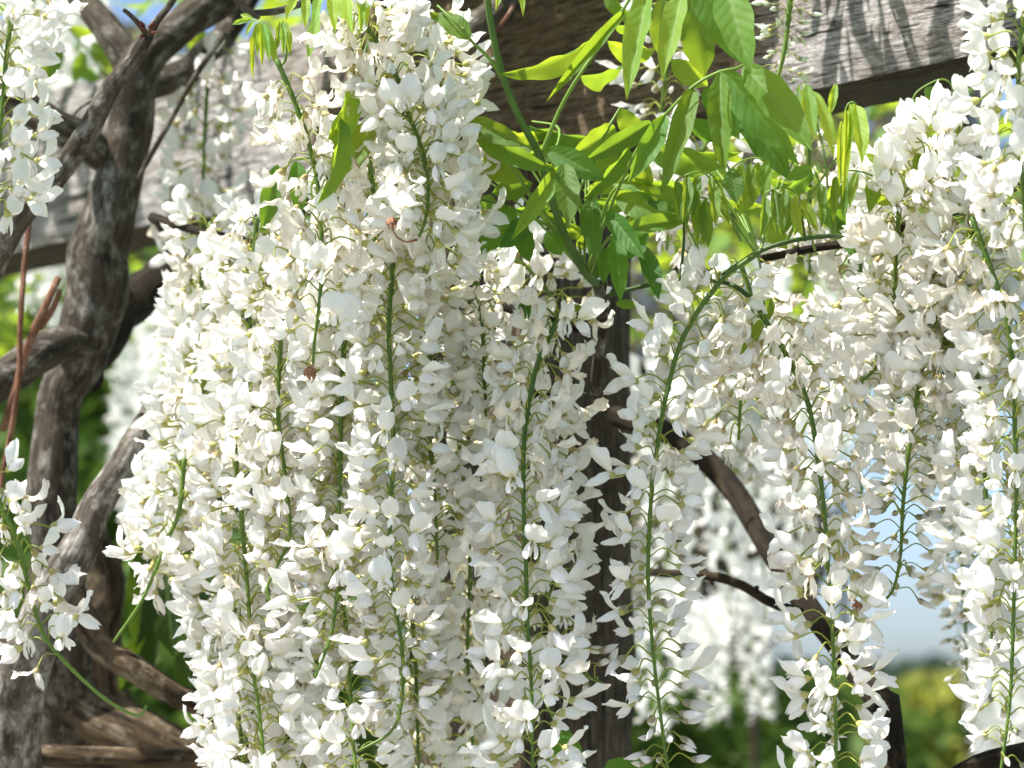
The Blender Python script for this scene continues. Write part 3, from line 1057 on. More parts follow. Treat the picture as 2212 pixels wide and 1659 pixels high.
leaf('bright backlit compound leaf on a slanting stalk right of the green shoot',
     [[(1168, 336, 2.26, 11), (1210, 235, 2.25, 9), (1250, 165, 2.24, 9), (1292, 105, 2.24, 8), (1345, 22, 2.23, 7), (1390, -50, 2.23, 6)]],
     [(1286, 86, 1092, 174, 64, 2.24, 2.20, 0.95), (1350, 24, 1184, 212, 30, 2.23, 2.19, 0.3), (1256, 167, 1358, 148, 74, 2.24, 2.28, 1.0),
      (1314, 92, 1425, 122, 62, 2.26, 2.31, 0.9), (1330, 60, 1440, 40, 52, 2.27, 2.34, 1.0)])
leaf('long drooping leaflets hanging from the top edge above the leaf spray',
     [[(1380, -60, 2.2, 8), (1450, -30, 2.22, 7), (1530, -25, 2.25, 7), (1600, -30, 2.28, 6)]],
     [(1398, -22, 1350, 204, 58, 2.2, 2.14, -0.35, YOUNG), (1474, -24, 1428, 166, 56, 2.21, 2.15, -0.35, YOUNG), (1432, -6, 1425, 118, 62, 2.28, 2.28, 0.9),
      (1490, -10, 1520, 170, 86, 2.29, 2.30, 0.85), (1565, -50, 1618, 148, 88, 2.24, 2.20, 0.1), (1505, -50, 1604, 140, 84, 2.27, 2.26, 0.6), (1300, -40, 1372, 60, 40, 2.3, 2.3, 0.9)])
leaf('large fan of hanging green leaflets right of centre below the top leaves',
     [[(1625, 130, 2.26, 6), (1590, 148, 2.25, 7), (1555, 155, 2.25, 7), (1500, 185, 2.25, 7), (1440, 245, 2.26, 8), (1390, 300, 2.27, 8), (1330, 420, 2.29, 9), (1270, 580, 2.33, 9)]],
     [(1556, 152, 1563, 374, 56, 2.24, 2.20, 0.15), (1606, 140, 1754, 322, 84, 2.25, 2.20, 0.25), (1562, 153, 1720, 354, 78, 2.27, 2.25, 0.5),
      (1590, 215, 1708, 386, 74, 2.30, 2.28, 0.3, DEEP), (1500, 184, 1430, 404, 52, 2.25, 2.20, 0.1), (1438, 247, 1360, 392, 52, 2.26, 2.21, 0.1),
      (1396, 318, 1560, 368, 74, 2.30, 2.30, 0.8), (1488, 258, 1566, 304, 48, 2.31, 2.33, 0.4, DEEP), (1520, 190, 1600, 300, 60, 2.33, 2.33, 0.4, DEEP), (1450, 130, 1530, 190, 56, 2.32, 2.33, 0.9)])
leaf('low spray of leaflets glowing yellow green around the stem fork',
     [[(1165, 345, 2.27, 8), (1200, 320, 2.3, 6), (1205, 275, 2.33, 6), (1150, 262, 2.36, 5)], [(1218, 500, 2.3, 8), (1260, 390, 2.31, 7), (1300, 300, 2.32, 6), (1340, 232, 2.33, 5)],
      [(1225, 520, 2.31, 8), (1160, 440, 2.29, 8), (1090, 340, 2.27, 7), (1028, 275, 2.25, 6)]],
     [(1140, 275, 1300, 312, 56, 2.36, 2.32, 1.0), (1332, 274, 1240, 334, 62, 2.33, 2.30, 0.5), (1412, 262, 1272, 346, 48, 2.32, 2.27, 0.3),
      (1000, 258, 1138, 316, 50, 2.25, 2.23, 0.4), (1022, 290, 1196, 370, 50, 2.26, 2.24, 0.5), (1028, 342, 1135, 392, 56, 2.3, 2.28, 0.3),
      (1180, 322, 1304, 388, 60, 2.27, 2.25, 0.3), (1218, 350, 1230, 482, 58, 2.25, 2.22, 0.0), (1212, 358, 1108, 515, 42, 2.25, 2.21, 0.1),
      (1362, 318, 1268, 432, 40, 2.28, 2.25, 0.6), (1340, 235, 1385, 300, 55, 2.35, 2.36, 0.9), (1180, 290, 1060, 300, 46, 2.35, 2.36, 1.0), (1290, 330, 1345, 400, 60, 2.33, 2.33, 0.9)])
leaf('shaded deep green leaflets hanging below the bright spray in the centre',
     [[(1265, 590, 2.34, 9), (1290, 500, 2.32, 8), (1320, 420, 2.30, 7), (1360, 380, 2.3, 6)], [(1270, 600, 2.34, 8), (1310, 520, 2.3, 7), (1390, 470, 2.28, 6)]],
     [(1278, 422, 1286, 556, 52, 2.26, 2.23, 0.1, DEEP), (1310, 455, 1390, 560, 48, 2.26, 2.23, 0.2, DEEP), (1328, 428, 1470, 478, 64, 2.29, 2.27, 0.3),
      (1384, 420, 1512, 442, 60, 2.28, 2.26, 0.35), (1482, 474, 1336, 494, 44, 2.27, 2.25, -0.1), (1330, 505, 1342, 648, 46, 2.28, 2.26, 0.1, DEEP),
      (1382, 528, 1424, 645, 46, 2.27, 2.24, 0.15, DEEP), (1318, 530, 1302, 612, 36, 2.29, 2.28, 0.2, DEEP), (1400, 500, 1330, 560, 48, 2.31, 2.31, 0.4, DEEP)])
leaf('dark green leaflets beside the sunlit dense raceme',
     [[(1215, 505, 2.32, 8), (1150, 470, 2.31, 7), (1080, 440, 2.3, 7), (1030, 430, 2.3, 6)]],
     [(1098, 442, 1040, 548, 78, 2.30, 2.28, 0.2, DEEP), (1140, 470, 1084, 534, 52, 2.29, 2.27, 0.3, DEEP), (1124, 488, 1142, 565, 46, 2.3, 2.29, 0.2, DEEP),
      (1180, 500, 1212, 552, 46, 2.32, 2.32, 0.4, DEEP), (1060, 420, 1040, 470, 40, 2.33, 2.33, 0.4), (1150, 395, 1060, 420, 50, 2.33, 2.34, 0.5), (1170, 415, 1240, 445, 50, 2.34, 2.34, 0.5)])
leaf('folded young leaflets drooping over a thin arched stalk right of the fan',
     [[(1520, 560, 2.31, 5), (1480, 480, 2.28, 5), (1470, 440, 2.26, 5), (1500, 425, 2.25, 5), (1530, 430, 2.25, 4)]],
     [(1496, 432, 1508, 522, 22, 2.25, 2.24, 0.0), (1524, 428, 1530, 532, 32, 2.25, 2.24, 0.0), (1512, 430, 1520, 526, 22, 2.26, 2.25, 0.2), (1480, 440, 1484, 490, 14, 2.26, 2.26, 0.0)])
leaf('hanging folded leaflets on an arched stalk under the broad fan',
     [[(1640, 560, 2.34, 6), (1560, 430, 2.29, 5), (1580, 365, 2.26, 5), (1620, 342, 2.26, 4), (1660, 345, 2.26, 4)]],
     [(1580, 363, 1592, 440, 44, 2.26, 2.25, 0.1), (1618, 346, 1626, 440, 24, 2.26, 2.25, 0.0), (1656, 344, 1650, 436, 30, 2.26, 2.25, 0.0), (1600, 352, 1606, 440, 30, 2.28, 2.28, 0.5),
      (1640, 350, 1600, 470, 50, 2.31, 2.31, 0.8), (1700, 382, 1756, 360, 34, 2.27, 2.28, 0.5), (1700, 420, 1690, 510, 44, 2.3, 2.3, 0.6), (1730, 440, 1716, 510, 22, 2.28, 2.27, 0.2), (1650, 470, 1700, 540, 50, 2.34, 2.34, 0.9)])
leaf('pale young leaflets folded down like a closed umbrella at right of the leaves',
     [[(1700, 520, 2.3, 9), (1740, 440, 2.27, 8), (1790, 365, 2.24, 7), (1818, 320, 2.23, 6), (1826, 240, 2.22, 5), (1838, 220, 2.22, 5), (1850, 225, 2.22, 4)]],
     [(1828, 232, 1822, 425, 20, 2.22, 2.19, -0.2), (1836, 222, 1832, 340, 15, 2.215, 2.2, -0.1), (1848, 224, 1864, 350, 38, 2.215, 2.19, -0.2), (1818, 258, 1814, 400, 17, 2.225, 2.2, -0.1),
      (1868, 330, 1944, 398, 20, 2.23, 2.21, -0.2), (1842, 222, 1846, 310, 14, 2.225, 2.21, 0.2)], YOUNG)
leaf('second tuft of folded young leaflets against the dark underside of the beam',
     [[(1790, 440, 2.4, 6), (1780, 330, 2.42, 5), (1750, 220, 2.44, 5), (1735, 180, 2.45, 4)]],
     [(1726, 182, 1722, 262, 18, 2.44, 2.43, -0.1), (1742, 180, 1758, 300, 30, 2.44, 2.42, -0.1), (1758, 194, 1806, 335, 32, 2.44, 2.42, 0.1), (1806, 180, 1792, 250, 20, 2.45, 2.44, 0.0), (1735, 190, 1738, 285, 18, 2.46, 2.45, 0.3), (1770, 230, 1712, 300, 24, 2.46, 2.45, 0.3)], YOUNG)
leaf('green leaflets hanging on an arched stalk among the flowers at upper right',
     [[(1940, 470, 2.26, 6), (1920, 410, 2.24, 5), (1885, 380, 2.23, 5), (1840, 368, 2.22, 4), (1810, 378, 2.22, 4)]],
     [(1806, 380, 1800, 480, 20, 2.22, 2.21, 0.1), (1826, 376, 1822, 475, 20, 2.22, 2.2, 0.0), (1850, 370, 1834, 445, 22, 2.22, 2.2, 0.0), (1884, 382, 1880, 455, 38, 2.23, 2.21, 0.1), (1930, 420, 1895, 440, 30, 2.25, 2.24, 0.3),
      (1985, 330, 1975, 405, 30, 2.24, 2.22, 0.2), (2012, 345, 1996, 408, 34, 2.24, 2.22, 0.0), (2036, 396, 2070, 460, 40, 2.27, 2.26, 0.6), (2060, 400, 2092, 470, 30, 2.29, 2.28, 0.6), (1765, 455, 1870, 500, 50, 2.35, 2.35, 0.7)])
leaf('few green leaflets on a looping stalk above the flowers at upper right',
     [[(2060, 240, 2.32, 5), (2055, 185, 2.31, 4), (2030, 172, 2.31, 4), (1985, 195, 2.31, 4), (1968, 220, 2.31, 4)]],
     [(1998, 190, 2046, 232, 42, 2.33, 2.33, 0.6), (1970, 215, 1995, 260, 36, 2.33, 2.33, 0.5), (2030, 230, 2000, 270, 40, 2.35, 2.35, 0.8)])
leaf('broad backlit leaflets seen between the two sunlit racemes at upper left',
     [[(800, 80, 2.34, 7), (770, 160, 2.33, 6), (740, 260, 2.33, 6), (700, 330, 2.33, 5), (640, 345, 2.33, 5)]],
     [(772, 165, 700, 340, 74, 2.22, 2.19, 0.95), (740, 255, 702, 440, 60, 2.20, 2.18, 0.95), (800, 260, 752, 380, 62, 2.24, 2.22, 0.7), (736, 352, 750, 464, 24, 2.27, 2.25, 0.3),
      (640, 348, 646, 470, 44, 2.31, 2.3, 0.4, DEEP), (600, 355, 566, 500, 50, 2.31, 2.3, 0.3, DEEP), (820, 180, 830, 290, 50, 2.33, 2.33, 0.8), (880, 260, 900, 340, 60, 2.34, 2.34, 0.6), (700, 360, 690, 470, 50, 2.34, 2.33, 0.7), (860, 380, 790, 470, 50, 2.33, 2.33, 0.8)])
leaf('tight bunch of pale young leaflets drooping at the top left of the flowers',
     [[(605, 150, 2.24, 8), (590, 120, 2.24, 7), (575, 70, 2.24, 6), (566, 48, 2.24, 5)], [(603, 145, 2.24, 7), (618, 125, 2.24, 6), (617, 80, 2.24, 5), (610, 45, 2.24, 5)]],
     [(556, 48, 543, 166, 14, 2.24, 2.22, -0.2), (564, 46, 566, 138, 16, 2.235, 2.22, -0.2), (572, 48, 600, 142, 24, 2.24, 2.22, -0.1), (560, 48, 555, 120, 14, 2.245, 2.24, 0), (568, 48, 582, 130, 15, 2.23, 2.215, -0.2),
      (604, 46, 596, 112, 15, 2.24, 2.23, -0.2), (610, 44, 612, 116, 15, 2.235, 2.22, -0.2), (616, 46, 628, 118, 18, 2.24, 2.23, -0.2), (545, 42, 500, 52, 14, 2.24, 2.24, -0.1), (548, 42, 518, 30, 12, 2.24, 2.25, -0.1), (550, 42, 530, 75, 12, 2.24, 2.23, -0.1), (690, 30, 662, 122, 30, 2.28, 2.26, 0.6)], YOUNG)
leaf('row of pale leaf tips hanging from the top edge over the sunlit flowers',
     [[(620, -30, 2.2, 6), (700, -25, 2.19, 6), (760, -25, 2.18, 6), (820, -30, 2.18, 6)]],
     [(694, -22, 676, 58, 24, 2.19, 2.17, -0.2), (716, -22, 724, 66, 26, 2.19, 2.16, -0.25), (748, -22, 758, 68, 24, 2.18, 2.15, -0.2), (774, -22, 781, 66, 20, 2.18, 2.15, -0.2), (790, -24, 792, 58, 16, 2.18, 2.16, 0),
      (648, -12, 616, 38, 24, 2.2, 2.18, -0.2), (660, -20, 660, 60, 22, 2.22, 2.2, 0.6), (735, -10, 744, 50, 20, 2.21, 2.2, 0.6)], YOUNG)
leaf('two pale leaf tips poking in at the top edge by the green shoot',
     [[(1070, -60, 2.2, 5), (1100, -40, 2.2, 5), (1130, -40, 2.2, 4)]],
     [(1082, -42, 1072, 20, 16, 2.2, 2.18, 0), (1122, -42, 1131, 30, 16, 2.2, 2.18, 0)], YOUNG)
leaf('small leaflets dangling from the slanting green stem right of centre',
     [[(1640, 560, 2.3, 5), (1650, 640, 2.29, 5), (1650, 700, 2.28, 4)]],
     [(1646, 690, 1602, 765, 28, 2.28, 2.26, 0.2), (1660, 718, 1676, 838, 24, 2.28, 2.25, 0.1), (1640, 690, 1622, 800, 24, 2.31, 2.3, 0.5), (1665, 640, 1650, 700, 30, 2.32, 2.32, 0.6)])
leaf('tiny feathery unfolding leaf above the middle raceme',
     [[(1205, 690, 2.27, 6), (1180, 665, 2.26, 5), (1150, 648, 2.25, 4), (1128, 652, 2.25, 4)]],
     [(1128, 650, 1112, 690, 10, 2.25, 2.245, 0, DEEP), (1132, 650, 1122, 698, 9, 2.25, 2.245, 0, DEEP), (1138, 650, 1132, 698, 9, 2.25, 2.245, 0, DEEP), (1144, 650, 1142, 690, 9, 2.25, 2.245, 0, DEEP),
      (1235, 660, 1280, 672, 9, 2.27, 2.26, 0), (1240, 665, 1276, 690, 9, 2.27, 2.26, 0), (1225, 665, 1240, 695, 9, 2.27, 2.26, 0), (1330, 655, 1384, 662, 22, 2.33, 2.33, 0.2)])
leaf('blurred deep green leaf behind the lower left flowers',
     [[(400, 1130, 2.84, 6), (350, 1170, 2.84, 6), (310, 1180, 2.84, 5)]],
     [(310, 1185, 296, 1400, 84, 2.84, 2.82, 0.2), (355, 1180, 372, 1420, 90, 2.88, 2.86, 0.2), (330, 1330, 260, 1500, 74, 2.9, 2.9, 0.4), (395, 1400, 430, 1560, 70, 2.86, 2.86, 0.3), (420, 1240, 440, 1400, 80, 2.9, 2.9, 0.3)], (0.15, 0.2, 0.22))
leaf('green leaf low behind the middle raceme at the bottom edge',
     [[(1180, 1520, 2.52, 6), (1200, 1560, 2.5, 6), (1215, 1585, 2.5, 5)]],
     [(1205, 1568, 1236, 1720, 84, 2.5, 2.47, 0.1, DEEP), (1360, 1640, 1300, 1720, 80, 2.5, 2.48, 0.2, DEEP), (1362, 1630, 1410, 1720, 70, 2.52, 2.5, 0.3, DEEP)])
leaf('green leaflets peeping out at the left edge of the flower mass',
     [[(430, 740, 2.5, 6), (400, 770, 2.5, 6), (370, 790, 2.5, 5)]],
     [(385, 780, 356, 830, 26, 2.5, 2.5, 0.2), (400, 770, 380, 850, 34, 2.51, 2.5, 0.5), (420, 780, 450, 850, 34, 2.51, 2.5, 0.8), (360, 640, 368, 790, 24, 2.6, 2.6, 0.6)])
leaf('blurred bright leaves against the sky beside the trunk fork',
     [[(60, -40, 3.3, 7), (130, 40, 3.3, 7), (190, 110, 3.3, 6), (230, 170, 3.3, 5)]],
     [(130, 90, 110, 170, 36, 3.3, 3.3, 0.9), (180, 110, 160, 180, 34, 3.3, 3.3, 0.9), (200, 90, 240, 150, 36, 3.35, 3.35, 1.0), (150, 60, 205, 75, 34, 3.3, 3.3, 1.0), (165, 140, 215, 175, 40, 3.35, 3.35, 0.9), (440, 60, 410, 110, 40, 3.1, 3.1, 0.8), (480, 70, 450, 90, 40, 3.1, 3.1, 0.6), (110, 130, 80, 190, 40, 3.4, 3.4, 0.8)])
def filler(label, cx, cy, rx, ry, n, z0, z1, seed, stalk_from):
    r = random.Random(seed)
    items, st = [], []
    for k in range(n):
        x, y = cx + r.uniform(-rx, rx), cy + r.uniform(-ry, ry)
        a = r.choice((r.uniform(-0.5, 1.0), r.uniform(2.1, 3.6), r.uniform(0.9, 2.2)))
        L = r.uniform(70, 125)
        z = r.uniform(z0, z1)
        items.append((x, y, x + math.cos(a) * L, y + math.sin(a) * L * 0.85, r.uniform(26, 46), z, z + r.uniform(-.03, .03), r.uniform(0.3, 1.1)))
        if k % 2 == 0:
            st.append([(*stalk_from, 6), ((stalk_from[0] + x) / 2, (stalk_from[1] + y) / 2 - 20, (stalk_from[2] + z) / 2, 5), (x, y, z, 4)])
    leaf(label, st, items)


SOFT = (1.25, 1.12, 1.2)
leaf('slim young leaflets hanging in a row below the broad fan',
     [[(1600, 520, 2.32, 6), (1560, 430, 2.28, 5), (1540, 380, 2.25, 5), (1500, 372, 2.24, 4), (1460, 390, 2.24, 4)]],
     [(1462, 388, 1470, 480, 24, 2.24, 2.22, 0.1, SOFT), (1484, 376, 1478, 478, 26, 2.24, 2.22, 0.3, SOFT), (1508, 374, 1496, 470, 24, 2.25, 2.23, 0.6, SOFT), (1534, 380, 1548, 486, 28, 2.25, 2.23, 0.2, SOFT), (1548, 390, 1572, 480, 26, 2.26, 2.24, 0.8, SOFT)])
leaf('slim young leaflets drooping above the bend of the green runner',
     [[(1760, 540, 2.32, 6), (1740, 460, 2.28, 5), (1716, 415, 2.25, 5), (1680, 405, 2.24, 4), (1650, 420, 2.24, 4)]],
     [(1652, 420, 1646, 510, 24, 2.24, 2.22, 0.1, SOFT), (1672, 408, 1678, 506, 26, 2.24, 2.22, 0.4, SOFT), (1696, 406, 1690, 500, 24, 2.25, 2.23, 0.2, SOFT), (1716, 414, 1730, 512, 28, 2.25, 2.23, 0.7, SOFT), (1730, 430, 1766, 500, 24, 2.26, 2.25, 0.3, SOFT), (1770, 390, 1778, 490, 26, 2.27, 2.25, 0.5, SOFT)])
filler('backlit leaflets deep inside the left half of the leaf spray', 1150, 300, 130, 90, 13, 2.33, 2.42, 1, (1262, 590, 2.36))
filler('backlit leaflets deep inside the middle of the leaf spray', 1350, 330, 130, 90, 14, 2.34, 2.44, 2, (1285, 605, 2.37))
filler('backlit leaflets deep inside the right half of the leaf spray', 1600, 380, 130, 90, 13, 2.34, 2.44, 3, (1640, 550, 2.36))
filler('loose leaflets mixed with the flowers between leaf spray and right group', 1800, 420, 80, 70, 8, 2.33, 2.42, 4, (1800, 515, 2.34))
filler('shaded leaflets low around the fork of the green stems', 1230, 460, 170, 50, 9, 2.33, 2.40, 5, (1285, 605, 2.37))
leaf('green runner carrying the slanting racemes right of centre',
     [[(1310, 640, 2.34, 9), (1360, 625, 2.33, 10), (1430, 610, 2.31, 10), (1500, 603, 2.3, 11), (1570, 586, 2.29, 10), (1640, 543, 2.28, 11), (1720, 518, 2.28, 9), (1800, 510, 2.30, 12), (1880, 516, 2.38, 12)],
      [(1500, 604, 2.3, 9), (1580, 615, 2.29, 10), (1640, 660, 2.27, 12)], [(1740, 520, 2.28, 8), (1720, 450, 2.27, 7), (1640, 395, 2.26, 6)], [(1470, 606, 2.3, 7), (1478, 500, 2.28, 6), (1470, 440, 2.26, 5)]],
     [], None, (0.045, 0.10, 0.02), 'stem', name='green_runner', sname='stem')

# ------------------------------------------------------------------ racemes
W_ = 'white wisteria raceme '
SH = (0.97, 0.97, 0.94)
raceme('sparse sunlit raceme of fading flowers ending in a dried brown bud',
       [(598, 130), (640, 230), (672, 330), (690, 430), (695, 560), (690, 650), (680, 730), (676, 785)], 2.22, 66, (0.08, 0.90), (1.0, 0.35), 0.0, seed=1, facegap=0.9)
raceme('dense sunlit white raceme just left of the tall green shoot',
       [(770, 20), (800, 70), (850, 150), (880, 240), (910, 320), (925, 400), (920, 470), (905, 512)], 2.21, 124, (0.0, 0.98), (0.8, 0.0), 0.0, seed=2, facegap=0.75)
raceme('fresh raceme pressed close behind the dense sunlit one beside the leaves',
       [(905, 60), (945, 170), (962, 290), (958, 410), (945, 520), (925, 610)], [2.29, 2.27], 96, (0.0, 0.98), (0.3, 0.0), 0.0, seed=46)
raceme('raceme bridging the sunlit top flowers and the shaded mass below',
       [(790, 300), (805, 400), (812, 500), (800, 600), (790, 680)], 2.31, 78, (0.0, 0.98), (0.4, 0.1), 0.0, seed=47)
raceme('long shaded raceme straight below the dense sunlit one, its tip hooked left',
       [(850, 545), (840, 700), (845, 850), (850, 1000), (842, 1100), (845, 1250), (868, 1400), (868, 1510), (845, 1580), (775, 1622)], [2.27, 2.25], 132, (0.02, 0.92), (0.15, 0.05), 0.16, seed=3, facegap=0.85)
raceme('shaded raceme below the dried bud, its stem ending in a small hook',
       [(590, 560), (604, 650), (607, 720), (600, 870), (607, 960), (620, 1060), (625, 1160), (602, 1215), (577, 1270), (588, 1312)], [2.33, 2.31], 112, (0.0, 0.9), (0.2, 0.1), 0.08, seed=4, facegap=0.8)
raceme('shaded raceme left of the hooked long one, its bare tip bent to the left',
       [(748, 690), (740, 800), (736, 920), (735, 1050), (728, 1150), (730, 1250), (715, 1370), (680, 1465)], [2.32, 2.27], 104, (0.0, 0.92), (0.2, 0.05), 0.14, seed=5, facegap=0.8)
raceme('lower left raceme with a dark green stem showing above the bottom edge',
       [(500, 920), (520, 1100), (535, 1280), (545, 1430), (560, 1540), (570, 1640), (575, 1740)], [2.38, 2.33], 112, (0.0, 0.97), (0.2, 0.15), 0.0, seed=6, facegap=0.8)
raceme('raceme at the bottom edge beneath the bare bent tip',
       [(700, 1120), (735, 1260), (752, 1420), (760, 1550), (772, 1720)], [2.38, 2.31], 88, (0.0, 0.97), (0.2, 0.1), 0.0, seed=7, facegap=0.8)
raceme('thin dim raceme hanging in front of the lit face of the post',
       [(972, 740), (985, 900), (1008, 1100), (1015, 1250), (1010, 1400), (1020, 1600), (1026, 1730)], 2.48, 88, (0.0, 0.97), (0.45, 0.3), 0.0, seed=8, tint=SH)
raceme('front middle raceme with a straight green stem before the post',
       [(1215, 668), (1160, 790), (1135, 920), (1130, 1050), (1135, 1200), (1140, 1350), (1148, 1500), (1152, 1720)], [2.26, 2.22], 128, (0.0, 0.98), (0.95, -0.1), 0.0, seed=9, facegap=0.9)
raceme('raceme tucked behind the front middle one, its tip swinging right',
       [(1180, 860), (1165, 1020), (1165, 1180), (1185, 1290), (1210, 1380), (1245, 1445), (1305, 1478)], [2.38, 2.33], 100, (0.0, 0.98), (0.3, 0.0), 0.14, seed=10)
raceme('slanting raceme right of the post with open flowers above and buds below',
       [(1640, 545), (1560, 605), (1480, 720), (1440, 850), (1415, 1000), (1405, 1100), (1400, 1250), (1410, 1400), (1425, 1530), (1447, 1700)], [2.27, 2.23], 118, (0.07, 0.98), (0.25, 0.0), 0.27, seed=11, facegap=0.85)
raceme('long raceme in front of the dark arching branch, reaching the bottom edge',
       [(1635, 662), (1700, 770), (1745, 870), (1765, 980), (1780, 1100), (1790, 1250), (1800, 1400), (1805, 1550), (1806, 1720)], [2.26, 2.22], 122, (0.02, 0.98), (1.0, -0.15), 0.0, seed=12, facegap=0.85)
raceme('raceme ending in small buds against the pale blue sky',
       [(2010, 690), (1982, 850), (1960, 1000), (1950, 1100), (1945, 1200), (1930, 1272), (1905, 1302)], 2.31, 82, (0.0, 0.97), (0.15, 0.0), 0.36, seed=13, facegap=0.8)
raceme('upper right raceme whose lower stem bows to the left among the flowers',
       [(1955, 330), (1942, 460), (1935, 560), (1928, 700), (1895, 790), (1850, 832)], [2.30, 2.36], 92, (0.0, 0.97), (0.3, 0.1), 0.0, seed=14)
raceme('large sunlit raceme along the right edge reaching the bottom',
       [(2100, 470), (2140, 580), (2172, 680), (2190, 800), (2192, 920), (2196, 1050), (2192, 1200), (2190, 1300), (2186, 1430), (2180, 1530), (2160, 1680)], [2.2, 2.17], 142, (0.0, 0.97), (0.7, -0.1), 0.14, seed=15, facegap=0.8)
raceme('sunlit raceme just left of the one along the right edge',
       [(2085, 520), (2115, 650), (2112, 800), (2122, 950), (2132, 1100), (2140, 1250), (2142, 1380)], [2.3, 2.24], 100, (0.0, 0.97), (0.5, 0.0), 0.05, seed=16)
raceme('bright fresh raceme cut by the top right corner',
       [(2235, -60), (2212, 40), (2200, 160), (2202, 300), (2210, 430), (2214, 500)], 2.12, 74, (0.0, 0.98), (-0.2, 0.2), 0.0, seed=17)
raceme('blurred budding raceme behind, left of the right edge flowers',
       [(2060, 900), (2070, 1060), (2076, 1200), (2084, 1330), (2090, 1470)], 2.72, 74, (0.0, 0.97), (0.2, 0.0), 0.5, seed=18, split=False, tint=(0.94, 0.92, 0.86))
raceme('sunlit raceme cut by the top left corner',
       [(45, -80), (28, 20), (14, 120), (4, 240), (-4, 360), (-8, 450)], 2.16, 70, (0.0, 0.98), (0.35, -0.1), 0.0, seed=19)
raceme('sparse raceme at lower left whose long bare tip curls up to the right',
       [(-25, 1030), (5, 1100), (40, 1180), (70, 1300), (100, 1380), (160, 1450), (225, 1508), (278, 1540), (305, 1544), (316, 1524)], [2.2, 2.19], 40, (0.0, 0.62), (0.9, 0.2), 0.0, seed=20, size=0.95, facegap=0.9)
raceme('few flowers on a bare stem swinging left out of the flower mass',
       [(398, 990), (388, 1100), (360, 1170), (310, 1290), (245, 1387)], 2.42, 22, (0.0, 0.62), (0.2, 0.0), 0.0, seed=21, facegap=0.9)
raceme('pale blurred raceme hanging before the left part of the beam',
       [(455, 100), (444, 250), (438, 400), (432, 520), (428, 620)], 2.86, 50, (0.0, 0.98), (0.6, 0.3), 0.0, seed=22, split=False, spread=1.1)
raceme('softly blurred raceme along the upper left edge of the flower mass',
       [(455, 480), (440, 560), (432, 700), (440, 850), (445, 1000), (438, 1120)], 2.56, 116, (0.0, 0.97), (0.3, 0.2), 0.0, seed=23, split=False)
raceme('sunlit raceme bulging out at the left edge of the flower mass',
       [(480, 760), (430, 880), (392, 1000), (372, 1100), (365, 1200), (380, 1260)], 2.47, 104, (0.0, 0.97), (0.3, 0.2), 0.0, seed=24)
raceme('upper raceme of the left flower mass, in line with the curved twig ends',
       [(555, 470), (545, 600), (538, 750), (530, 900), (522, 1050)], 2.42, 106, (0.0, 0.97), (0.3, 0.2), 0.0, seed=25)
raceme('bottom raceme along the lower left edge of the flower mass',
       [(465, 1180), (492, 1300), (508, 1450), (522, 1600), (532, 1740)], 2.44, 112, (0.0, 0.97), (0.2, 0.1), 0.0, seed=26)
raceme('raceme seen between the two stems below the dried bud',
       [(655, 640), (668, 800), (685, 950), (692, 1100), (685, 1260)], 2.39, 110, (0.0, 0.97), (0.25, 0.1), 0.0, seed=27)
raceme('raceme hidden behind the upper part of the hooked long one',
       [(750, 430), (768, 640), (775, 850), (785, 1000), (790, 1200)], 2.40, 112, (0.0, 0.97), (0.25, 0.1), 0.0, seed=28)
raceme('raceme right of the hooked long one, before the left side of the post',
       [(915, 580), (928, 760), (925, 900), (938, 1050), (945, 1210)], 2.37, 100, (0.0, 0.97), (0.25, 0.1), 0.0, seed=29)
raceme('lower raceme behind the bare bent tip of its neighbour',
       [(610, 1230), (638, 1350), (650, 1500), (658, 1720)], 2.43, 86, (0.0, 0.97), (0.25, 0.1), 0.0, seed=30)
raceme('lower raceme behind the hook of the long shaded one',
       [(880, 1130), (888, 1300), (898, 1450), (905, 1700)], 2.46, 84, (0.0, 0.97), (0.25, 0.1), 0.0, seed=31)
raceme('cream coloured dim raceme close to the foot of the post face',
       [(950, 1160), (958, 1330), (955, 1480), (962, 1700)], 2.66, 66, (0.0, 0.97), (0.6, 0.4), 0.0, seed=32, split=False, tint=(0.95, 0.93, 0.80))
raceme('fresh raceme sloping down from the top of the right flower group',
       [(2090, 300), (2035, 320), (1990, 360), (1958, 410), (1928, 460)], 2.24, 58, (0.0, 0.97), (0.1, 0.0), 0.0, seed=33)
raceme('faded creamy raceme in the middle of the right flower group',
       [(2140, 430), (2105, 500), (2065, 560), (2050, 700), (2048, 850)], 2.29, 106, (0.0, 0.97), (0.75, 0.4), 0.0, seed=34)
raceme('raceme at the left edge of the right flower group under the green runner',
       [(1870, 470), (1858, 600), (1850, 750), (1855, 920)], 2.42, 72, (0.0, 0.97), (0.4, 0.2), 0.0, seed=35)
raceme('ragged faded raceme between the two slanting green stems',
       [(1600, 570), (1625, 660), (1610, 760), (1600, 860), (1595, 950)], 2.39, 46, (0.0, 0.97), (0.8, 0.5), 0.0, seed=36)
raceme('pale shaded flowers behind the brown shoot in the centre',
       [(1075, 540), (1140, 580), (1190, 640), (1220, 710)], 2.50, 38, (0.0, 0.97), (0.2, 0.2), 0.0, seed=37)
raceme('half hidden budding raceme behind the backlit leaf at top',
       [(1450, 20), (1445, 110), (1432, 210), (1425, 270)], 2.56, 36, (0.0, 0.97), (0.1, 0.0), 0.6, seed=38)
raceme('upright spike of small greenish buds against the lit beam at top right',
       [(1712, -50), (1704, 30), (1694, 110), (1672, 200)], 2.36, 44, (0.0, 0.97), (0, 0), 1.1, size=0.72, seed=39, tint=(0.86, 0.92, 0.78), rad=0.0026)
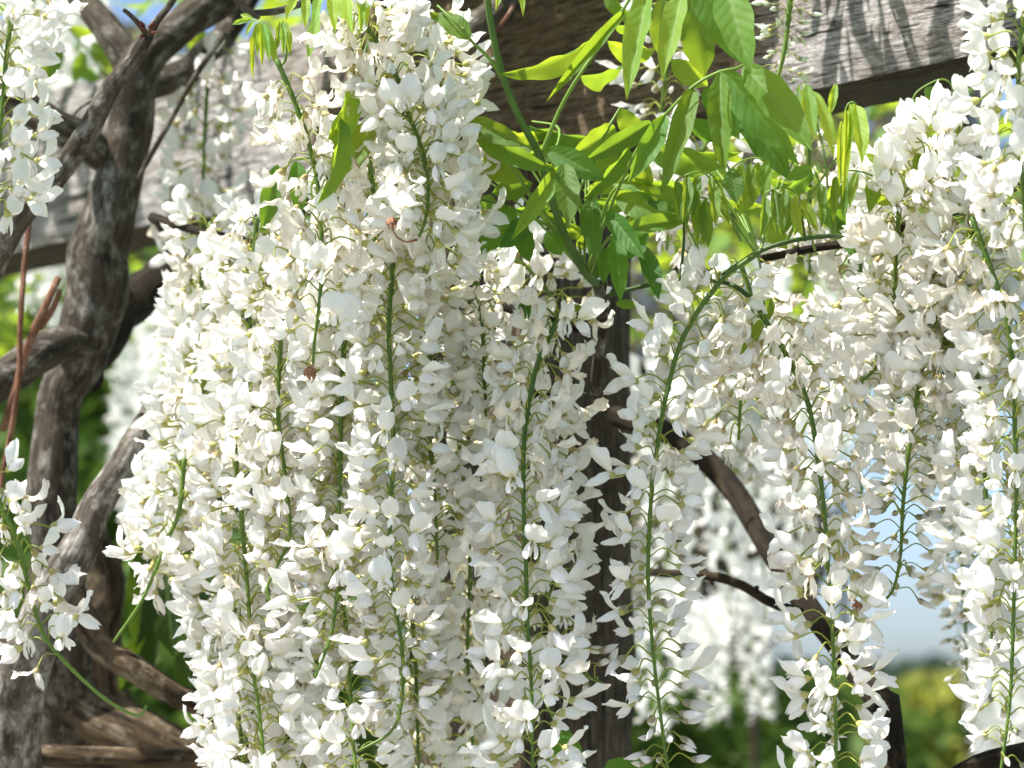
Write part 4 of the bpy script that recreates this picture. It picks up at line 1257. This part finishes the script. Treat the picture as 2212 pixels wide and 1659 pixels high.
raceme('white flowers half hidden behind the fan of green leaflets',
       [(1530, 300), (1490, 380), (1450, 450), (1440, 540)], 2.52, 46, (0.0, 0.97), (0.3, 0.2), 0.0, seed=40)
raceme('white flowers behind the folded leaflets right of the fan',
       [(1745, 300), (1748, 400), (1752, 500), (1748, 590)], 2.50, 40, (0.0, 0.97), (0.5, 0.4), 0.0, seed=41)
raceme('short raceme just under the level twig beside the middle raceme',
       [(1020, 590), (1040, 680), (1045, 790), (1050, 900)], 2.38, 52, (0.0, 0.97), (0.4, 0.2), 0.0, seed=42)
raceme('blurred raceme deep behind the slanting one at right of the post',
       [(1545, 640), (1555, 760), (1560, 900), (1570, 1060)], 2.85, 60, (0.0, 0.97), (0.4, 0.2), 0.0, seed=43, split=False, tint=SH)
raceme('blurred raceme deep behind the long right one by the sky gap',
       [(1870, 700), (1862, 800), (1858, 920), (1860, 1040), (1866, 1120)], 2.62, 66, (0.0, 0.97), (0.3, 0.1), 0.2, seed=44, split=False)
raceme('raceme filling the gap between sky and the right edge flowers',
       [(2005, 560), (2030, 700), (2040, 820), (2035, 960), (2045, 1060)], 2.44, 90, (0.0, 0.97), (0.3, 0.1), 0.0, seed=45)

# dried remains on stems
def dried(label, x, y, z, w, h, stempath, seed):
    o0 = P(x, y, z)
    root = link('dried_bud', None, loc=o0)
    tag(root, label, 'dried bud', 'dried brown flower remains')
    if stempath:
        pts, _ = spline([P(a, b, c) - o0 for a, b, c in stempath], 10)
        V, F, A = tube(pts, [0.0011, 0.001, 0.0009, 0.0008, 0.0008, 0.0008, 0.0008, 0.0008, 0.0009, 0.001], 6, 0.15, seed)
        mb = MB(); mb.add(V, F)
        link('stem', mb.mesh('stem', [M_DRY], pig=False), root)
    rr = random.Random(seed)
    for k in range(11):
        a = rr.uniform(0, 6.28)
        hh = h * PXM(z) * rr.uniform(0.75, 1.05)
        ww = w * PXM(z) * 0.5
        V, C, F = [], [], []
        for i in range(7):
            u = i / 6
            rad = ww * math.sin(math.pi * (0.08 + u * 0.86)) * rr.uniform(0.85, 1.05)
            for j in (-1, 0, 1):
                b = a + j * 0.38 * math.sin(math.pi * min(1, u + 0.15)) + 0.4 * u
                V.append((math.cos(b) * rad, math.sin(b) * rad, -u * hh + rr.uniform(-1, 1) * 0.0006))
        for i in range(6):
            for j in range(2):
                q = i * 3 + j
                F.append((q, q + 1, q + 4, q + 3))
        mb = MB(); mb.add(V, F)
        link('husk', mb.mesh('husk', [M_DRY], pig=False), root)
    return root


dried('brown dried bud dangling at the tip of the sparse sunlit raceme', 670, 792, 2.22, 30, 38, [(676, 783, 2.22), (677, 788, 2.22), (672, 793, 2.22)], 3)
dried('small pinkish brown dried bud inside the dense sunlit flowers', 846, 470, 2.13, 26, 28, [(900, 518, 2.2), (875, 522, 2.17), (852, 505, 2.14), (846, 480, 2.13)], 5)
dried('tiny dark brown withered floret beside the long right raceme', 1852, 1300, 2.23, 26, 20, [(1835, 1295, 2.24), (1845, 1296, 2.235), (1852, 1300, 2.23)], 8)

# ------------------------------------------------------------------ blurred things far behind
def far_flower(mb, p, out, s, rr, white):
    z = Vector((0, 0, 1)); y = z.cross(out).normalized()
    a = p + out * 0.018 * s
    u = (z * 0.8 + out * 0.3).normalized()
    w = 0.011 * s
    n = len(mb.v)
    V = [a - y * w * 0.4, a + y * w * 0.4, a + u * w * 1.4 + y * w, a + u * w * 1.9, a + u * w * 1.4 - y * w]
    mb.add(V, [(0, 1, 2, 3, 4)], pig=[white] * 5)
    f = (out - z * 0.4).normalized()
    V = [a, a + f * w + y * w * 0.5, a + f * w * 1.9, a + f * w - y * w * 0.5, a + f * w * 0.9 - z * w * 0.5]
    mb.add(V, [(0, 1, 2, 3), (0, 3, 4, 1)], pig=[white] * 5)


def far_raceme_mesh(seed):
    rr = random.Random(seed)
    mb = MB()
    L = rr.uniform(0.34, 0.5)
    pts = [Vector((0.012 * math.sin(i * 0.5 + seed), 0.01 * math.cos(i * 0.4), -L * i / 11)) for i in range(12)]
    V, F, A = tube(pts, [0.0022] * 12, 5)
    mb.add(V, F, pig=[STEM_LIGHT] * len(V), mi=1)
    ga = rr.uniform(0, 6)
    for k in range(62):
        f = k / 62
        ga += 2.4
        out = Vector((math.cos(ga), math.sin(ga), rr.uniform(-.2, .2))).normalized()
        far_flower(mb, Vector((0.012 * math.sin(f * 5.5 + seed), 0, -L * f)), out, 1.75 - 0.7 * f, rr, lerp3(WHITE, CREAM, rr.random()))
    return mb.mesh('far_raceme', [M_PETAL, M_STALK], smooth=False)


FARM = [far_raceme_mesh(s) for s in (1, 2, 3, 4)]
FR = random.Random(21)


def far_raceme(x, y, d, label, group, s=1.0, long=1.0):
    o = link('background_raceme', FR.choice(FARM), loc=P(x, y, d))
    o.rotation_euler = (0, 0, FR.uniform(0, 6.28))
    o.scale = (s, s, s * long * FR.uniform(0.9, 1.15))
    tag(o, label, 'flower cluster', group)
    return o


for i in range(4):      # bright ones beyond, right of the post
    far_raceme(1440 + FR.uniform(0, 210), FR.uniform(1180, 1300), FR.uniform(4.6, 6.2), 'brightly lit blurred raceme far beyond, right of the post', 'sunlit racemes far beyond', 0.85, 0.55)
for i in range(6):      # dim ones under the roof of the pergola
    far_raceme(1380 + FR.uniform(0, 520), FR.uniform(540, 860), FR.uniform(3.9, 6.0), 'dim blurred raceme in the shade far behind the right flowers', 'shaded racemes far behind')
for i in range(2):
    far_raceme(FR.uniform(150, 420), FR.uniform(520, 800), FR.uniform(4.2, 6.5), 'dim blurred raceme far behind between trunk and flower mass', 'shaded racemes far behind')
for i in range(7):
    far_raceme(FR.uniform(2075, 2260), FR.uniform(1060, 1420), FR.uniform(4.4, 6.0), 'greyish blurred raceme low in the background at right', 'racemes in the right background')
for i in range(6):
    far_raceme(FR.uniform(60, 200), FR.uniform(-60, 60), FR.uniform(3.6, 4.4), 'blurred raceme high in the background at upper left', 'racemes in the left background')


def leaf_cloud(name, c, size, n, leaf, mat, seed, shell=0.35, parent=None, hollow=0.0):
    """Many small leaf faces spread through a lumpy volume."""
    rr = np.random.default_rng(seed)
    nb = 9
    cen = rr.uniform(-0.55, 0.55, (nb, 3)); rad = rr.uniform(0.35, 0.6, nb)
    k = rr.integers(0, nb, n)
    d = rr.normal(size=(n, 3)); d /= np.linalg.norm(d, axis=1)[:, None]
    rr_ = (rr.uniform(0, 1, n) ** shell)
    p = (cen[k] + d * (rad[k] * rr_)[:, None]) * np.array(size) + np.array(c)
    a = rr.normal(size=(n, 3)); a /= np.linalg.norm(a, axis=1)[:, None]
    b = np.cross(a, rr.normal(size=(n, 3))); b /= np.linalg.norm(b, axis=1)[:, None]
    s = leaf * rr.uniform(0.6, 1.3, n)[:, None]
    V = np.stack([p - a * s, p + b * s * 0.45, p + a * s, p - b * s * 0.45], 1).reshape(-1, 3)
    me = bpy.data.meshes.new(name)
    me.from_pydata(V.tolist(), [], np.arange(4 * n).reshape(-1, 4).tolist())
    me.materials.append(mat)
    return link(name, me, parent)


def shrub(label, x, y, d, size, n, leaf_, mat, seed, cat='shrub', name='garden_shrub', group='shrubs behind'):
    top = P(x, y, d)
    root = link(name, None, loc=(top.x, top.y, 0))
    tag(root, label, cat, group)
    leaf_cloud('crown', (0, 0, max(size[2] * 0.9, top.z)), size, n, leaf_, mat, seed, parent=root)
    V, F, A = tube([Vector((0, 0, 0)), Vector((0.05, 0, size[2] * 0.5)), Vector((0, 0.03, max(size[2] * 0.9, top.z)))], [0.05 * size[2], 0.04 * size[2], 0.02 * size[2]], 8)
    mb = MB(); mb.add(V, F, aux=A)
    link('trunk', mb.mesh('trunk', [M_BARK_DARK], 'tuv', pig=False), root)
    return root


shrub('bright green blurred shrub glimpsed between trunk and diagonal branch', 245, 1010, 7.5, (0.35, 0.35, 0.6), 2600, 0.055, M_FARLEAF, 3)
shrub('tall olive shrub in the shade behind the left trunk', 250, 760, 9.5, (0.7, 0.7, 1.1), 5200, 0.06, M_OLIVE, 4)
shrub('olive shrub at the far left edge behind the canes', 30, 850, 8.5, (0.6, 0.7, 1.1), 4200, 0.06, M_OLIVE, 14)
shrub('dark low shrub behind the lower left branches', 150, 1500, 6.0, (0.9, 0.6, 0.7), 3600, 0.055, M_FARLEAF, 5)
shrub('green low shrub beyond the post at the bottom edge', 1470, 1640, 9.0, (0.8, 0.6, 0.45), 3000, 0.05, M_FARLEAF, 6)
shrub('green low shrub under the bright far racemes', 1690, 1660, 10.0, (1.0, 0.6, 0.42), 3000, 0.05, M_FARLEAF, 7)
shrub('yellow flowering bush blurred at the bottom right', 2005, 1640, 16.0, (0.8, 0.8, 0.55), 4200, 0.06, M_YELLOW, 8)
shrub('olive shrub behind the dim racemes at right of the post', 1500, 1000, 12.0, (0.5, 0.5, 0.9), 3000, 0.06, M_OLIVE, 9)
shrub('olive bush dappled with light behind the dark arching branch', 1610, 980, 8.0, (0.24, 0.3, 0.42), 2600, 0.035, M_OLIVE2, 35)
shrub('low olive bush behind the thin knobbly twig', 1500, 1130, 9.0, (0.22, 0.3, 0.34), 1900, 0.035, M_OLIVE2, 36)
shrub('loose olive tree crown far behind the leaf spray', 1580, 620, 14.0, (0.6, 0.5, 0.85), 2600, 0.06, M_OLIVE, 31, 'tree', 'garden_tree', 'garden trees behind')
shrub('loose olive tree crown far behind the folded leaflets', 1800, 430, 15.0, (0.55, 0.5, 0.8), 2400, 0.06, M_OLIVE, 32, 'tree', 'garden_tree', 'garden trees behind')
shrub('loose olive tree crown far behind the right flower group', 2060, 380, 15.0, (0.6, 0.5, 0.8), 2600, 0.06, M_OLIVE, 33, 'tree', 'garden_tree', 'garden trees behind')
shrub('loose olive tree crown far behind the left flower mass', 560, 700, 15.0, (0.7, 0.5, 0.9), 2600, 0.06, M_OLIVE, 34, 'tree', 'garden_tree', 'garden trees behind')
for i, (x, d, h) in enumerate(((1850, 170, 5.8), (1925, 140, 4.6), (1985, 160, 5.6), (2045, 150, 5.0), (2110, 170, 6.0))):
    b = P(x, HORIZON, d)
    root = link('far_tree', None, loc=(b.x, b.y, 0))
    tag(root, 'dark blue green tree on the hazy skyline', 'tree', 'trees on the skyline')
    leaf_cloud('crown', (0, 0, h * 0.52), (h * 0.75, h * 0.6, h * 0.5), 2200, 0.38, M_FARTREE, 40 + i, parent=root)
    V, F, A = tube([Vector((0, 0, 0)), Vector((0.1, 0, h * 0.25)), Vector((0, 0, h * 0.6))], [0.3, 0.24, 0.1], 8)
    mb = MB(); mb.add(V, F, aux=A)
    link('trunk', mb.mesh('trunk', [M_BARK_DARK], 'tuv', pig=False), root)

# ------------------------------------------------------------------ the leafy roof of the pergola, above the picture
def canopy():
    rr = random.Random(77)
    # sunny gaps: places on which the sun falls in the photograph, with the radius of the gap
    lit = [(P(690, 330, 2.22), 0.10), (P(900, 300, 2.21), 0.13), (P(1300, 160, 2.24), 0.12), (P(1500, 100, 2.24), 0.13), (P(1240, 330, 2.26), 0.09), (P(1650, 260, 2.24), 0.10),
           (P(2190, 900, 2.18), 0.13), (P(2180, 1200, 2.18), 0.13), (P(2190, 250, 2.12), 0.12), (P(2000, 320, 2.24), 0.10), (P(1860, 350, 2.23), 0.08), (P(30, 250, 2.16), 0.10), (P(400, 1150, 2.46), 0.12), (P(440, 1400, 2.44), 0.10),
           (P(590, 130, 2.24), 0.08), (P(2150, 500, 2.2), 0.10), (P(1780, 1450, 2.22), 0.10),
           (P(60, 760, 2.66), 0.12), (P(250, 1050, 2.56), 0.12), (P(150, 1250, 2.55), 0.1), (P(60, 1500, 2.58), 0.1), (P(110, 1000, 2.75), 0.17), (P(190, 620, 2.75), 0.17), (P(230, 420, 2.75), 0.15), (P(290, 200, 2.75), 0.12), (P(310, 1460, 2.62), 0.1), (P(230, 1560, 2.8), 0.08)]
    mb = MB()
    cnt = 0
    while cnt < 5200:
        p = Vector((rr.uniform(-2.2, 1.6), rr.uniform(1.2, 7.5), rr.uniform(2.36, 2.75)))
        # never in view
        q = p - CAM
        d = q.dot(VF)
        if d > 0.1:
            sy = 829.5 - q.dot(VU) / d * FPX
            sx = 1106 + q.dot(VR) / d * FPX
            if sy > -30 and -100 < sx < 2312 and d < 3.6:
                continue
        cl = noise.noise(Vector((p.x * 2.6, p.y * 2.6, 3.1)))
        if rr.random() > 0.62 + cl * 0.9:
            continue
        ok = True
        for t, r in lit:
            w = p - t
            if (w - SUN_DIR * w.dot(SUN_DIR)).length < r * (0.75 + 0.35 * rr.random()):
                ok = False
                break
        if not ok:
            continue
        L, w = rr.uniform(0.05, 0.08), rr.uniform(0.012, 0.02)
        a = Vector((rr.gauss(0, 1), rr.gauss(0, 1), -abs(rr.gauss(0, 0.9)))).normalized()
        b = a.cross(Vector((rr.gauss(0, .4), rr.gauss(0, .4), 1))).normalized()
        n = a.cross(b)
        V = [p, p + a * L * .35 + b * w, p + a * L * .75 + b * w * .7, p + a * L - n * 0.008, p + a * L * .75 - b * w * .7, p + a * L * .35 - b * w, p + a * L * .5 + n * 0.005]
        mb.add(V, [(0, 1, 6), (1, 2, 6), (2, 3, 6), (3, 4, 6), (4, 5, 6), (5, 0, 6)], aux=[(0.5, .5, 0)] * 7)
        cnt += 1
    def blade(p, a, L, w):
        b = a.cross(Vector((rr.gauss(0, 1), rr.gauss(0, 1), 0.3))).normalized()
        n = a.cross(b)
        V = [p, p + a * L * .3 + b * w, p + a * L * .7 + b * w * .7, p + a * L - n * 0.006, p + a * L * .7 - b * w * .7, p + a * L * .3 - b * w, p + a * L * .5 + n * 0.004]
        mb.add(V, [(0, 1, 6), (1, 2, 6), (2, 3, 6), (3, 4, 6), (4, 5, 6), (5, 0, 6)], aux=[(0.5, .5, 0)] * 7)
    made = 0
    while made < 900:         # unseen drooping leaves, added along the sun's rays to shade the beam
        s = rr.uniform(0.0, BLEN)
        face = beam_root + bdir * s + Vector((0, 0, rr.uniform(-0.05, BHT + 0.05)))
        mid = 0.98 < s < 1.44
        if not mid and (rr.random() < 0.5 or noise.noise(Vector((s * 9, 0, 4.4))) < -0.05):
            continue
        p = face + SUN_DIR * rr.uniform(0.08, 0.42)
        if p.z < BH + 0.1:
            continue
        L = rr.uniform(0.05, 0.11)
        a = Vector((rr.gauss(0, .22), rr.gauss(0, .22), -1)).normalized()
        hid = True
        for e in (p, p + a * L):
            q = e - CAM
            d = q.dot(VF)
            sx, sy = 1106 + q.dot(VR) / d * FPX, 829.5 - q.dot(VU) / d * FPX
            if -40 < sx < 2250 and sy > -25:
                hid = False
        if not hid:
            continue
        blade(p, a, L, rr.uniform(0.004, 0.010) * (1.7 if mid else 1.0))
        made += 1
    o = link('pergola_foliage', mb.mesh('pergola_foliage', [M_LEAF], 'luv', pig=False))
    tag(o, 'green wisteria foliage over the pergola, with unseen leaves added to shade the beam', 'foliage', kind='stuff')


canopy()

# alike things far behind are told apart by their order from left to right
ORD = ('leftmost', 'second from the left', 'third from the left', 'fourth from the left', 'fifth from the left', 'sixth from the left', 'seventh from the left', 'eighth from the left', 'rightmost')
for grp, phrase in (('sunlit racemes far beyond', 'of the bright blurred racemes beyond the post'), ('shaded racemes far behind', 'of the dim blurred racemes far behind'),
                    ('racemes in the right background', 'of the greyish blurred racemes low at right'), ('racemes in the left background', 'of the blurred racemes high at upper left'),
                    ('trees on the skyline', 'of the dark blue green trees on the skyline')):
    members = sorted((o for o in COL.objects if o.get('group') == grp), key=lambda o: o.location.x / max(0.1, o.location.y))
    for k, o in enumerate(members):
        o['label'] = (ORD[-1] if k == len(members) - 1 else ORD[k]) + ' ' + phrase
